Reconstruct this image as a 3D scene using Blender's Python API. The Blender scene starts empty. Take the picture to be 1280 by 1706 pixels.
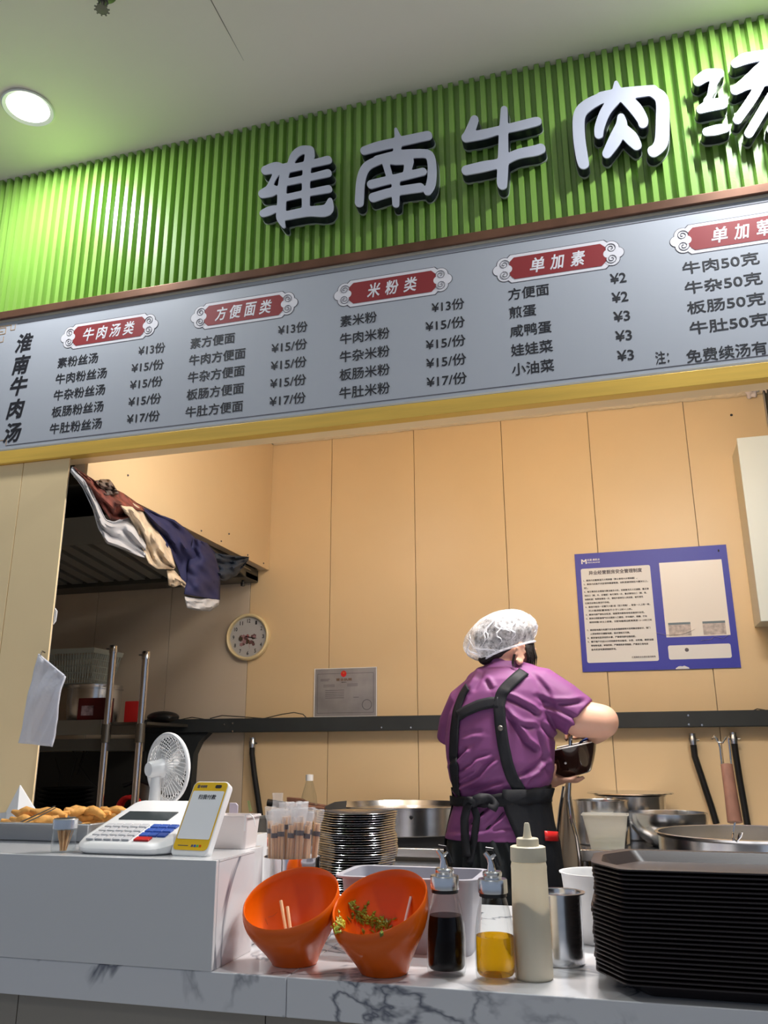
import bpy, bmesh, math, random
import numpy as np
from mathutils import Vector, Matrix
from mathutils.bvhtree import BVHTree
random.seed(7)
C = bpy.context
S = C.scene
COL = S.collection
PI = math.pi
# ------------------------------------------------------------------ camera, world, lights, exposure
H = 1.27
FPX = 1376.0
PITCH, YAW, ROLL = math.radians(16.3), math.radians(15.63), math.radians(-0.23)
fw = Vector((-math.sin(YAW) * math.cos(PITCH), math.cos(YAW) * math.cos(PITCH), math.sin(PITCH)))
rt = Vector((math.cos(YAW), math.sin(YAW), 0))
up = rt.cross(fw)
RT = math.cos(ROLL) * rt + math.sin(ROLL) * up
UP = -math.sin(ROLL) * rt + math.cos(ROLL) * up
O = Vector((0, 0, H))
cam = bpy.data.cameras.new('camera')
camo = bpy.data.objects.new('camera', cam)
COL.objects.link(camo)
S.camera = camo
camo.matrix_world = Matrix((( RT.x, UP.x, -fw.x, 0), (RT.y, UP.y, -fw.y, 0), (RT.z, UP.z, -fw.z, H), (0, 0, 0, 1)))
cam.sensor_fit = 'VERTICAL'
cam.sensor_height = 36.0
cam.lens = FPX / 1706.0 * 36.0
cam.clip_start = 0.05

def ray(a, b): return RT * float((a - 640) / FPX) - UP * float((b - 853) / FPX) + fw
def at(a, b, Y):
    d = ray(a, b); return O + d * (Y / d.y)
def atz(a, b, Z):
    d = ray(a, b); return O + d * ((Z - H) / d.z)
def atx(a, b, X):
    d = ray(a, b); return O + d * (X / d.x)

W = bpy.data.worlds.new('world'); S.world = W; W.use_nodes = True
W.node_tree.nodes['Background'].inputs[0].default_value = (0.68, 0.82, 1.06, 1)
W.node_tree.nodes['Background'].inputs[1].default_value = 0.32
S.view_settings.view_transform = 'Standard'
S.view_settings.look = 'None'
S.view_settings.gamma = 1.0
S.view_settings.exposure = 0.0
S.view_settings.use_curve_mapping = False

def area(name, loc, tgt, sx, sy, power, col):
    l = bpy.data.lights.new(name, 'AREA'); l.shape = 'RECTANGLE'; l.size = sx; l.size_y = sy
    l.energy = power; l.color = col
    o = bpy.data.objects.new(name, l); COL.objects.link(o); o.location = loc
    o.rotation_euler = (Vector(tgt) - Vector(loc)).to_track_quat('-Z', 'Y').to_euler()
    return o
area('unseen_stall_light', (0.40, 2.32, 2.46), (0.30, 3.3, 1.3), 0.35, 0.10, 10, (1.0, 0.96, 0.90))
area('unseen_stall_light', (-0.12, 2.37, 2.295), (-0.35, 1.50, 0.9), 0.32, 0.06, 27, (1.0, 0.95, 0.92))  # added lamp without a fixture, brightens the counter top
area('unseen_stall_light', (-1.00, 2.35, 2.50), (-1.9, 3.2, 1.0), 0.35, 0.10, 5, (1.0, 0.95, 0.88))  # added lamp without a fixture, lifts the dim alcove
area('mall_fill_light', (-0.6, -1.3, 3.28), (-0.6, -1.3, 0), 1.2, 0.6, 9, (1.0, 0.98, 0.94))  # fill added behind the camera; its floor bounce brightens the ceiling

# ------------------------------------------------------------------ materials
def PM(name, col, rough=0.5, metal=0.0, var=0.0, vs=6.0, bump=0.0, bs=40.0, trans=0.0, ior=1.45, alpha=1.0, coat=0.0, emit=0.0, spec=0.5, stretch=None, sss=0.0, bdist=0.004):
    m = bpy.data.materials.new(name); m.use_nodes = True
    nt = m.node_tree; b = nt.nodes['Principled BSDF']
    b.inputs['Base Color'].default_value = (*col, 1)
    b.inputs['Roughness'].default_value = rough
    b.inputs['Metallic'].default_value = metal
    b.inputs['Transmission Weight'].default_value = trans
    b.inputs['IOR'].default_value = ior
    b.inputs['Alpha'].default_value = alpha
    b.inputs['Coat Weight'].default_value = coat; b.inputs['Coat Roughness'].default_value = 0.16 if coat >= 1 else 0.03
    b.inputs['Specular IOR Level'].default_value = spec
    if sss:
        b.inputs['Subsurface Weight'].default_value = sss
        b.inputs['Subsurface Radius'].default_value = (0.02, 0.008, 0.004)
        b.inputs['Subsurface Scale'].default_value = 0.5
    if emit:
        b.inputs['Emission Color'].default_value = (*col, 1); b.inputs['Emission Strength'].default_value = emit
    tc = nt.nodes.new('ShaderNodeTexCoord'); mp = nt.nodes.new('ShaderNodeMapping')
    nt.links.new(tc.outputs['Object'], mp.inputs['Vector'])
    if stretch: mp.inputs['Scale'].default_value = stretch
    if var:
        n = nt.nodes.new('ShaderNodeTexNoise'); n.inputs['Scale'].default_value = vs; n.inputs['Detail'].default_value = 6
        nt.links.new(mp.outputs[0], n.inputs['Vector'])
        r = nt.nodes.new('ShaderNodeValToRGB')
        r.color_ramp.elements[0].position = 0.3; r.color_ramp.elements[1].position = 0.7
        r.color_ramp.elements[0].color = tuple(max(0, c * (1 - var)) for c in col) + (1,)
        r.color_ramp.elements[1].color = tuple(min(1, c * (1 + var)) for c in col) + (1,)
        nt.links.new(n.outputs['Fac'], r.inputs[0]); nt.links.new(r.outputs[0], b.inputs['Base Color'])
    if bump:
        n2 = nt.nodes.new('ShaderNodeTexNoise'); n2.inputs['Scale'].default_value = bs; n2.inputs['Detail'].default_value = 3
        nt.links.new(mp.outputs[0], n2.inputs['Vector'])
        bp = nt.nodes.new('ShaderNodeBump'); bp.inputs['Strength'].default_value = bump; bp.inputs['Distance'].default_value = bdist
        nt.links.new(n2.outputs['Fac'], bp.inputs['Height']); nt.links.new(bp.outputs[0], b.inputs['Normal'])
    return m

def clear(name, col, gloss=0.25, tint=1.0):
    """thin clear plastic or glass: coloured see-through with a fresnel gloss"""
    m = bpy.data.materials.new(name); m.use_nodes = True; nt = m.node_tree
    nt.nodes.remove(nt.nodes['Principled BSDF'])
    t = nt.nodes.new('ShaderNodeBsdfTransparent'); t.inputs[0].default_value = (*col, 1)
    g = nt.nodes.new('ShaderNodeBsdfGlossy'); g.inputs['Roughness'].default_value = 0.03
    lw = nt.nodes.new('ShaderNodeLayerWeight'); lw.inputs[0].default_value = gloss
    mx = nt.nodes.new('ShaderNodeMixShader')
    nt.links.new(lw.outputs['Facing'], mx.inputs[0]); nt.links.new(t.outputs[0], mx.inputs[1]); nt.links.new(g.outputs[0], mx.inputs[2])
    mul = nt.nodes.new('ShaderNodeMath'); mul.operation = 'MULTIPLY'; mul.inputs[1].default_value = 0.55
    nt.links.new(lw.outputs['Facing'], mul.inputs[0]); nt.links.new(mul.outputs[0], mx.inputs[0])
    nt.links.new(mx.outputs[0], nt.nodes['Material Output'].inputs[0])
    return m

def translucent(name, col, opac=0.6, rough=0.5, nscale=0, lo=0.3, hi=0.95, wr=0.0, tlw=0.35):
    """milky plastic or gauze: part see-through, part diffuse/translucent"""
    m = bpy.data.materials.new(name); m.use_nodes = True; nt = m.node_tree
    b = nt.nodes['Principled BSDF']; b.inputs['Base Color'].default_value = (*col, 1); b.inputs['Roughness'].default_value = rough
    tl = nt.nodes.new('ShaderNodeBsdfTranslucent'); tl.inputs[0].default_value = (*col, 1)
    m1 = nt.nodes.new('ShaderNodeMixShader'); m1.inputs[0].default_value = tlw
    nt.links.new(b.outputs[0], m1.inputs[1]); nt.links.new(tl.outputs[0], m1.inputs[2])
    tp = nt.nodes.new('ShaderNodeBsdfTransparent')
    m2 = nt.nodes.new('ShaderNodeMixShader'); m2.inputs[0].default_value = opac
    nt.links.new(tp.outputs[0], m2.inputs[1]); nt.links.new(m1.outputs[0], m2.inputs[2])
    if nscale:
        tc = nt.nodes.new('ShaderNodeTexCoord')
        n = nt.nodes.new('ShaderNodeTexNoise'); n.inputs['Scale'].default_value = nscale; n.inputs['Detail'].default_value = 8; n.inputs['Roughness'].default_value = 0.7
        nt.links.new(tc.outputs['Object'], n.inputs['Vector'])
        r = nt.nodes.new('ShaderNodeMapRange'); r.inputs[1].default_value = 0.38; r.inputs[2].default_value = 0.66; r.inputs[3].default_value = lo; r.inputs[4].default_value = hi
        nt.links.new(n.outputs['Fac'], r.inputs[0]); nt.links.new(r.outputs[0], m2.inputs[0])
    if wr:
        tc2 = nt.nodes.new('ShaderNodeTexCoord')
        n3 = nt.nodes.new('ShaderNodeTexNoise'); n3.inputs['Scale'].default_value = 60; n3.inputs['Detail'].default_value = 4
        nt.links.new(tc2.outputs['Object'], n3.inputs['Vector'])
        bp = nt.nodes.new('ShaderNodeBump'); bp.inputs['Strength'].default_value = wr; bp.inputs['Distance'].default_value = 0.004
        nt.links.new(n3.outputs['Fac'], bp.inputs['Height']); nt.links.new(bp.outputs[0], b.inputs['Normal'])
    nt.links.new(m2.outputs[0], nt.nodes['Material Output'].inputs[0])
    return m

def marble():
    m = PM('white_marble', (0.72, 0.72, 0.73), 0.16, coat=0.3); nt = m.node_tree; b = nt.nodes['Principled BSDF']
    tc = nt.nodes.new('ShaderNodeTexCoord')
    n1 = nt.nodes.new('ShaderNodeTexNoise'); n1.inputs['Scale'].default_value = 3.2; n1.inputs['Detail'].default_value = 5; n1.inputs['Distortion'].default_value = 1.1
    mp = nt.nodes.new('ShaderNodeMapping'); mp.inputs['Rotation'].default_value = (0.3, 0.5, 0.5); mp.inputs['Location'].default_value = (0.42, 0.1, 0.2)
    nt.links.new(tc.outputs['Object'], mp.inputs[0]); nt.links.new(mp.outputs[0], n1.inputs['Vector'])
    sub = nt.nodes.new('ShaderNodeMath'); sub.operation = 'SUBTRACT'; sub.inputs[1].default_value = 0.5
    ab = nt.nodes.new('ShaderNodeMath'); ab.operation = 'ABSOLUTE'
    nt.links.new(n1.outputs['Fac'], sub.inputs[0]); nt.links.new(sub.outputs[0], ab.inputs[0])
    r = nt.nodes.new('ShaderNodeValToRGB'); e = r.color_ramp.elements
    e[0].position = 0.0; e[0].color = (1, 1, 1, 1); e[1].position = 0.022; e[1].color = (0, 0, 0, 1)
    nt.links.new(ab.outputs[0], r.inputs[0])
    n2 = nt.nodes.new('ShaderNodeTexNoise'); n2.inputs['Scale'].default_value = 4.0; n2.inputs['Detail'].default_value = 2
    nt.links.new(tc.outputs['Object'], n2.inputs['Vector'])
    r2 = nt.nodes.new('ShaderNodeMapRange'); r2.inputs[1].default_value = 0.46; r2.inputs[2].default_value = 0.56
    nt.links.new(n2.outputs['Fac'], r2.inputs[0])
    mu = nt.nodes.new('ShaderNodeMath'); mu.operation = 'MULTIPLY'
    nt.links.new(r.outputs[0], mu.inputs[0]); nt.links.new(r2.outputs[0], mu.inputs[1])
    mx = nt.nodes.new('ShaderNodeMix'); mx.data_type = 'RGBA'; mx.inputs['A'].default_value = (0.72, 0.72, 0.74, 1); mx.inputs['B'].default_value = (0.16, 0.17, 0.21, 1)
    nt.links.new(mu.outputs[0], mx.inputs['Factor']); nt.links.new(mx.outputs['Result'], b.inputs['Base Color'])
    return m

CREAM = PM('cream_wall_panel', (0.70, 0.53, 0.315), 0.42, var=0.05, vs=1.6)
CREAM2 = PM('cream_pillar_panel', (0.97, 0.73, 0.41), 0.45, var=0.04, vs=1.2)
GREEN = PM('green_painted_sheet_metal', (0.235, 0.43, 0.075), 0.35, metal=0.0, var=0.06, vs=2.5, bump=0.2, bs=260, coat=1.0, bdist=0.001)
CEIL = PM('matt_grey_white_ceiling', (0.95, 0.89, 0.77), 0.75, var=0.03, vs=1.0)
BROWN = PM('brown_metal_trim', (0.20, 0.10, 0.065), 0.35, metal=0.6, var=0.4, vs=5)
GOLD = PM('brushed_gold_trim', (0.80, 0.50, 0.09), 0.42, metal=0.1, var=0.12, vs=3, stretch=(1, 1, 14))
BOARD = PM('silver_grey_board_film', (0.47, 0.49, 0.54), 0.42)
BOARDEDGE = PM('pale_metal_board_edge', (0.62, 0.58, 0.50), 0.3, metal=0.5)
INK = PM('black_printed_ink', (0.018, 0.018, 0.024), 0.5)
GREYINK = PM('grey_line_ink', (0.10, 0.09, 0.11), 0.5)
GOLDINK = PM('ochre_line_ink', (0.45, 0.27, 0.12), 0.5)
PLAQUE = PM('dark_red_print', (0.30, 0.035, 0.04), 0.45)
PALEINK = PM('pale_print', (0.82, 0.79, 0.83), 0.5)
WHITEINK = PM('white_print', (0.85, 0.85, 0.86), 0.5)
ACRY = PM('pale_acrylic_face', (0.56, 0.58, 0.68), 0.16, coat=0.4)
NAVY_SIDE = PM('black_letter_side', (0.012, 0.013, 0.022), 0.3)
LETBACK = PM('clear_grey_letter_back', (0.35, 0.40, 0.33), 0.3)
MARBLE = marble()
WHITEBOX = PM('white_laminate', (0.70, 0.70, 0.71), 0.12, coat=0.3)
FLOORM = PM('pale_mall_floor_tile', (0.50, 0.48, 0.45), 0.25)
LOWER = PM('grey_beige_panel', (0.30, 0.27, 0.23), 0.5, var=0.06, vs=2)
STEEL = PM('stainless_steel', (0.74, 0.75, 0.77), 0.22, metal=1.0, var=0.08, vs=5, stretch=(1, 1, 6))
STEELD = PM('dull_dark_steel', (0.20, 0.19, 0.17), 0.38, metal=0.9, var=0.15, vs=5)
CHROME = PM('chrome', (0.75, 0.74, 0.76), 0.10, metal=1.0)
HOODM = PM('greasy_dark_hood_steel', (0.085, 0.085, 0.075), 0.40, metal=0.5, var=0.15, vs=4)
BLACKP = PM('black_plastic', (0.012, 0.012, 0.013), 0.38)
TRAYM = PM('black_melamine_tray', (0.014, 0.014, 0.016), 0.34, bump=0.15, bs=300, bdist=0.0005)
TRAYB = PM('brownish_black_melamine_tray', (0.024, 0.017, 0.017), 0.36, bump=0.15, bs=300, bdist=0.0005)
ORANGE = PM('orange_melamine', (0.70, 0.105, 0.001), 0.25, coat=0.0, var=0.03)
WHITEP = PM('white_plastic', (0.80, 0.80, 0.80), 0.35)
PINKW = PM('warm_white_plastic', (0.78, 0.72, 0.70), 0.35)
GREYP = PM('grey_plastic_bin', (0.40, 0.40, 0.45), 0.38)
RED = PM('red_plastic', (0.60, 0.02, 0.02), 0.35)
BLUE = PM('blue_plastic', (0.03, 0.10, 0.45), 0.4)
SKIN = PM('skin', (0.78, 0.45, 0.32), 0.48, var=0.05, vs=14, sss=0.12)
PURPLE = PM('purple_polo_cloth', (0.195, 0.055, 0.185), 0.62, var=0.06, vs=9, bump=0.08, bs=500, bdist=0.0006)
BLACKC = PM('black_apron_cloth', (0.009, 0.010, 0.013), 0.6, spec=0.25, bump=0.3, bs=28, bdist=0.004)
CHARC = PM('charcoal_trouser_cloth', (0.018, 0.021, 0.023), 0.8, spec=0.2, bump=0.1, bs=30)
HAIR = PM('dark_hair', (0.018, 0.013, 0.011), 0.45, bump=0.5, bs=90, stretch=(8, 8, 1))
WOOD = PM('chopstick_wood', (0.72, 0.43, 0.22), 0.55, var=0.1, vs=30, stretch=(1, 1, 0.1))
DARKWOOD = PM('worn_dark_wood', (0.22, 0.10, 0.065), 0.5, var=0.3, vs=30, stretch=(1, 1, 0.2))
GLASS = clear('clear_glass', (0.93, 0.95, 0.95))
FILM = clear('clear_plastic_film', (0.93, 0.93, 0.95), 0.35)
OIL = PM('yellow_cooking_oil', (0.80, 0.42, 0.005), 0.02, trans=0.75, ior=1.2)
SOY = PM('dark_soy_sauce', (0.005, 0.002, 0.002), 0.12, spec=0.15)
SQB = translucent('milky_squeeze_plastic', (0.97, 0.92, 0.78), 0.92, 0.35, tlw=0.6)
SQL = PM('greyish_white_sauce', (0.70, 0.65, 0.62), 0.5, var=0.12, vs=12)
TUB = translucent('frosted_plastic_tub', (0.88, 0.89, 0.85), 0.6, 0.3, tlw=0.6)
WRAP = translucent('crinkled_clear_wrapper', (0.95, 0.95, 0.97), 0.2, 0.15, wr=1.0)
BAG = translucent('white_plastic_bag_film', (0.78, 0.80, 0.88), 0.86, 0.28, wr=0.6)
CAPM = translucent('white_nonwoven_gauze', (0.88, 0.90, 0.95), 0.5, 0.7, nscale=70, lo=0.22, hi=0.85)
CAPR = translucent('white_gauze_fold', (0.92, 0.93, 0.97), 0.9, 0.7)
NOTICEB = PM('blue_notice_print', (0.035, 0.045, 0.40), 0.45)
PAPER = PM('white_paper', (0.74, 0.74, 0.75), 0.5)
YELLOW = PM('yellow_print', (0.82, 0.50, 0.02), 0.3)
CABW = PM('pale_green_white_metal', (0.72, 0.76, 0.72), 0.4)
BEAM = PM('dark_grey_metal_tray', (0.028, 0.033, 0.036), 0.45, var=0.15, vs=6)
FOAM = PM('cream_sealant', (0.72, 0.60, 0.42), 0.8, bump=0.8, bs=40, bdist=0.01)
FOAMW = PM('pink_white_foam', (0.72, 0.62, 0.58), 0.8, bump=0.8, bs=60, bdist=0.01)
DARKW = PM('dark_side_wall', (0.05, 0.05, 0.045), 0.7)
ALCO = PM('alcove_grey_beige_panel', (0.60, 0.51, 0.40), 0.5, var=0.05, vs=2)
CLOCKR = PM('cream_clock_rim', (0.80, 0.66, 0.38), 0.3)
DOUGH = PM('fried_dough', (0.72, 0.36, 0.09), 0.6, var=0.35, vs=25, bump=0.6, bs=60)
NAVYC = PM('navy_cloth', (0.022, 0.024, 0.085), 0.75, bump=0.3, bs=25)
TEALC = PM('dark_teal_cloth', (0.03, 0.045, 0.075), 0.75, bump=0.3, bs=25)
WCLOTH = PM('dull_white_cloth', (0.52, 0.52, 0.54), 0.8, bump=0.3, bs=25, var=0.1)
CCLOTH = PM('cream_patterned_cloth', (0.62, 0.50, 0.36), 0.8, bump=0.3, bs=25, var=0.3, vs=18)
PCLOTH = PM('red_and_black_patterned_cloth', (0.14, 0.035, 0.025), 0.7, bump=0.3, bs=25, var=0.95, vs=24)
LEAF = PM('pickled_greens', (0.20, 0.26, 0.03), 0.4, var=0.6, vs=60)
LEAFY = PM('yellow_green_leaf', (0.50, 0.52, 0.06), 0.4, var=0.4, vs=60)
LAMP = PM('lit_lamp_disc', (1.0, 0.98, 0.93), 0.4, emit=9.0)
SCREEN = PM('dark_lcd_screen', (0.05, 0.06, 0.065), 0.15)
BOWLBR = PM('dark_brown_glazed_bowl', (0.035, 0.013, 0.010), 0.12, coat=0.6)

# ------------------------------------------------------------------ mesh helpers
class MB:
    def __init__(self): self.v = []; self.f = []
    def add(self, vs, fs):
        k = len(self.v); self.v += [tuple(p) for p in vs]; self.f += [tuple(i + k for i in f) for f in fs]; return self
    def box(self, x0, x1, y0, y1, z0, z1):
        return self.add([(x0, y0, z0), (x1, y0, z0), (x1, y1, z0), (x0, y1, z0), (x0, y0, z1), (x1, y0, z1), (x1, y1, z1), (x0, y1, z1)],
                        [(0, 3, 2, 1), (4, 5, 6, 7), (0, 1, 5, 4), (1, 2, 6, 5), (2, 3, 7, 6), (3, 0, 4, 7)])
    def lathe(self, prof, n=32, c=(0, 0, 0), close=False):
        vs = []; fs = []
        for r, z in prof:
            for i in range(n):
                a = 2 * PI * i / n; vs.append((c[0] + r * math.cos(a), c[1] + r * math.sin(a), c[2] + z))
        m = len(prof)
        for j in range(m - 1 if not close else m):
            j2 = (j + 1) % m
            for i in range(n):
                i2 = (i + 1) % n; fs.append((j * n + i, j * n + i2, j2 * n + i2, j2 * n + i))
        if not close:
            if prof[0][0] > 1e-5: fs.append(tuple(reversed(range(n))))
            if prof[-1][0] > 1e-5: fs.append(tuple((m - 1) * n + i for i in range(n)))
        return self.add(vs, fs)
    def tube(self, pts, r, n=10, caps=True, flat=1.0, closed=False):
        pts = [Vector(p) for p in pts]; m = len(pts); vs = []; fs = []
        rr = r if isinstance(r, (list, tuple)) else [r] * m
        prev = None
        for j, p in enumerate(pts):
            if closed: t = pts[(j + 1) % m] - pts[j - 1]
            elif j == 0: t = pts[1] - p
            elif j == m - 1: t = p - pts[j - 1]
            else: t = pts[j + 1] - pts[j - 1]
            t.normalize()
            if prev is None:
                ref = Vector((0, 0, 1)) if abs(t.z) < 0.9 else Vector((0, 1, 0))
                u = t.cross(ref).normalized()
            else:
                u = (prev - t * prev.dot(t)).normalized()
            w = t.cross(u); prev = u
            for i in range(n):
                a = 2 * PI * i / n; vs.append(p + u * (rr[j] * math.cos(a)) + w * (rr[j] * flat * math.sin(a)))
        for j in range(m if closed else m - 1):
            j2 = (j + 1) % m
            for i in range(n):
                i2 = (i + 1) % n; fs.append((j * n + i, j * n + i2, j2 * n + i2, j2 * n + i))
        if caps and not closed:
            fs.append(tuple(reversed(range(n)))); fs.append(tuple((m - 1) * n + i for i in range(n)))
        return self.add(vs, fs)
    def sphere(self, c, r, n=16, m=10):
        if not isinstance(r, (tuple, list)): r = (r, r, r)
        vs = [(c[0], c[1], c[2] - r[2])]; fs = []
        for j in range(1, m):
            b = -PI / 2 + PI * j / m
            for i in range(n):
                a = 2 * PI * i / n
                vs.append((c[0] + r[0] * math.cos(b) * math.cos(a), c[1] + r[1] * math.cos(b) * math.sin(a), c[2] + r[2] * math.sin(b)))
        vs.append((c[0], c[1], c[2] + r[2])); t = len(vs) - 1
        for i in range(n):
            i2 = (i + 1) % n
            fs.append((0, 1 + i2, 1 + i)); fs.append((t, 1 + (m - 2) * n + i, 1 + (m - 2) * n + i2))
            for j in range(m - 2): fs.append((1 + j * n + i, 1 + j * n + i2, 1 + (j + 1) * n + i2, 1 + (j + 1) * n + i))
        return self.add(vs, fs)
    def prism(self, poly, y0, y1):
        """poly in X,Z extruded along Y"""
        n = len(poly); vs = [(x, y0, z) for x, z in poly] + [(x, y1, z) for x, z in poly]
        fs = [tuple(range(n)), tuple(reversed(range(n, 2 * n)))] + [(i, i + n, (i + 1) % n + n, (i + 1) % n) for i in range(n)]
        return self.add(vs, fs)
    def loft(self, rings, caps=True, closed=True):
        n = len(rings[0]); vs = [p for r in rings for p in r]; fs = []
        for j in range(len(rings) - 1):
            for i in range(n if closed else n - 1):
                i2 = (i + 1) % n; fs.append((j * n + i, j * n + i2, (j + 1) * n + i2, (j + 1) * n + i))
        if caps and closed:
            fs.append(tuple(reversed(range(n)))); fs.append(tuple((len(rings) - 1) * n + i for i in range(n)))
        return self.add(vs, fs)
    def xf(self, M):
        self.v = [tuple(M @ Vector(p)) for p in self.v]; return self

def mk(name, mesh, mat, parent=None, bev=0.0, solid=0.0, sub=0, ang=35, seg=2, fix=False):
    o = bpy.data.objects.new(name, mesh); COL.objects.link(o)
    if mat and not mesh.materials: mesh.materials.append(mat)
    if parent is not None: o.parent = parent
    if solid:
        md = o.modifiers.new('solid', 'SOLIDIFY'); md.thickness = solid; md.offset = 0
    if bev:
        md = o.modifiers.new('bevel', 'BEVEL'); md.width = bev; md.segments = seg; md.limit_method = 'ANGLE'
    if sub:
        md = o.modifiers.new('sub', 'SUBSURF'); md.levels = sub; md.render_levels = sub
    return o

def P(name, mb, mat, parent=None, base=None, fix=True, ang=35, **k):
    """link a builder as ONE mesh; vertices are given in world space when base is set"""
    me = bpy.data.meshes.new(name)
    vs = mb.v
    if base is None and parent is not None and parent.get('_b') is not None: base = Vector(parent['_b'])
    if base is not None: vs = [(p[0] - base[0], p[1] - base[1], p[2] - base[2]) for p in vs]
    me.from_pydata(vs, [], mb.f); me.update()
    if fix:
        bm = bmesh.new(); bm.from_mesh(me); bmesh.ops.recalc_face_normals(bm, faces=bm.faces); bm.to_mesh(me); bm.free()
    me.shade_smooth(); me.set_sharp_from_angle(angle=math.radians(ang))
    o = mk(name, me, mat, parent, **k)
    if parent is None and base is not None: o.location = base
    if base is not None and parent is not None and parent.get('_b') is not None: o['_b'] = list(base)
    return o

def T(name, label, cat, base=(0, 0, 0), group=None):
    """an Empty at the thing's base; its parts are children given in world coordinates"""
    o = bpy.data.objects.new(name, None); COL.objects.link(o); o.empty_display_size = 0.02
    o.location = base; o['_b'] = list(base); o['label'] = label; o['category'] = cat
    if group: o['group'] = group
    return o
def tag(o, label, cat, group=None):
    o['label'] = label; o['category'] = cat
    if group: o['group'] = group
    return o
def ST(o): o['kind'] = 'structure'; return o
ORD = ['', 'first', 'second', 'third', 'fourth', 'fifth', 'sixth', 'seventh', 'eighth', 'ninth', 'tenth', 'eleventh', 'twelfth', 'thirteenth', 'fourteenth', 'fifteenth', 'sixteenth', 'seventeenth', 'eighteenth', 'nineteenth', 'twentieth']
def nth(k):
    if k <= 20: return ORD[k]
    return ('twenty-', 'thirty-', 'forty-')[k // 10 - 2] + ORD[k % 10] if k % 10 else ('', 'thirtieth', 'fortieth')[k // 10 - 2]
def copy_tree(o, parent=None):
    c = o.copy(); COL.objects.link(c)
    if parent is not None: c.parent = parent
    for ch in list(o.children): copy_tree(ch, c)
    return c
def B(*a): return MB().box(*a)

def text_pts(body, bold=0.0, shear=0.0): return text_raw(body, bold, shear)
def text_raw(body, bold, shear=0.0):
    cu = bpy.data.curves.new('txt', 'FONT'); cu.body = body; cu.size = 1.0; cu.shear = shear; cu.bevel_depth = bold; cu.bevel_resolution = 0
    cu.resolution_u = 3; cu.fill_mode = 'FRONT'
    o = bpy.data.objects.new('txt', cu); COL.objects.link(o)
    dg = C.evaluated_depsgraph_get(); me = bpy.data.meshes.new_from_object(o.evaluated_get(dg))
    vs = [tuple(v.co) for v in me.vertices]; fs = [tuple(p.vertices) for p in me.polygons]
    bpy.data.objects.remove(o); bpy.data.curves.remove(cu); bpy.data.meshes.remove(me)
    return vs, fs

def text_line(mb, body, x0, x1, zc, hgt, Y, bold=0.0, shear=0.0, M=None):
    """flat lettering facing -Y, fitted between x0 and x1 and centred on zc"""
    vs, fs = text_pts(body, bold, shear)
    if not vs: return mb
    ax = min(v[0] for v in vs); bx = max(v[0] for v in vs); az = min(v[1] for v in vs); bz = max(v[1] for v in vs)
    sx = (x1 - x0) / (bx - ax); sz = hgt / (bz - az)
    k = 0.00025 / max(1e-6, max(v[2] for v in vs)) if bold else 0
    out = [(x0 + (v[0] - ax) * sx, Y - v[2] * k, zc + (v[1] - (az + bz) / 2) * sz) for v in vs]
    if M is not None: out = [tuple(M @ Vector(p)) for p in out]
    return mb.add(out, fs)

def remesh(mb, voxel, smooth=6, fac=0.5):
    me = bpy.data.meshes.new('tmp'); me.from_pydata(mb.v, [], mb.f); me.update()
    bm = bmesh.new(); bm.from_mesh(me); bmesh.ops.recalc_face_normals(bm, faces=bm.faces); bm.to_mesh(me); bm.free()
    o = bpy.data.objects.new('tmp', me); COL.objects.link(o)
    r = o.modifiers.new('r', 'REMESH'); r.mode = 'VOXEL'; r.voxel_size = voxel
    if smooth:
        s = o.modifiers.new('s', 'SMOOTH'); s.iterations = smooth; s.factor = fac
    dg = C.evaluated_depsgraph_get(); out = bpy.data.meshes.new_from_object(o.evaluated_get(dg))
    bpy.data.objects.remove(o); bpy.data.meshes.remove(me)
    out.shade_smooth()
    return out

def cap_chain(mb, pts, rad, n=20, flat=1.0):
    """rounded limb through points with radii"""
    P2 = [Vector(p) for p in pts]; vs = []; rs = []
    for i in range(len(P2) - 1):
        for k in range(6):
            t = k / 6; vs.append(P2[i].lerp(P2[i + 1], t)); rs.append(rad[i] * (1 - t) + rad[i + 1] * t)
    vs.append(P2[-1]); rs.append(rad[-1])
    mb.tube(vs, rs, n, flat=flat)
    for p, r in ((P2[0], rad[0]), (P2[-1], rad[-1])): mb.sphere(p, r * 0.99, n, 10)
    for p, r in zip(P2[1:-1], rad[1:-1]): mb.sphere(p, r * 0.995, n, 10)
    return mb
#SECTION_STRUCTURE
# ------------------------------------------------------------------ the setting
YF, YB, ZC, ZB = 2.10, 3.65, 0.89, 1.078
fl = ST(P('floor', B(-6, 6, -5, 4.2, -0.06, 0), FLOORM))
f2 = ST(P('floor', B(-3.2, 0.9, 2.2, 3.7, 0.001, 0.10), LOWER))
ce = ST(P('ceiling', B(-5, 4, -2.5, 2.14, 3.295, 3.36), CEIL))
sl = MB(); sl.tube([(-0.945, 1.50, 3.2955), (-0.950, 1.62, 3.2950), (-0.951, 1.70, 3.2952), (-0.952, 1.88, 3.2958)], [0.0012, 0.0016, 0.0016, 0.0005], 6)
P('seam_bead', sl, PM('grey_seam', (0.30, 0.27, 0.22), 0.8), ce)
ci = ST(P('ceiling', B(-3.2, 0.9, 2.13, 3.75, 2.80, 2.86), CREAM2))
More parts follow.
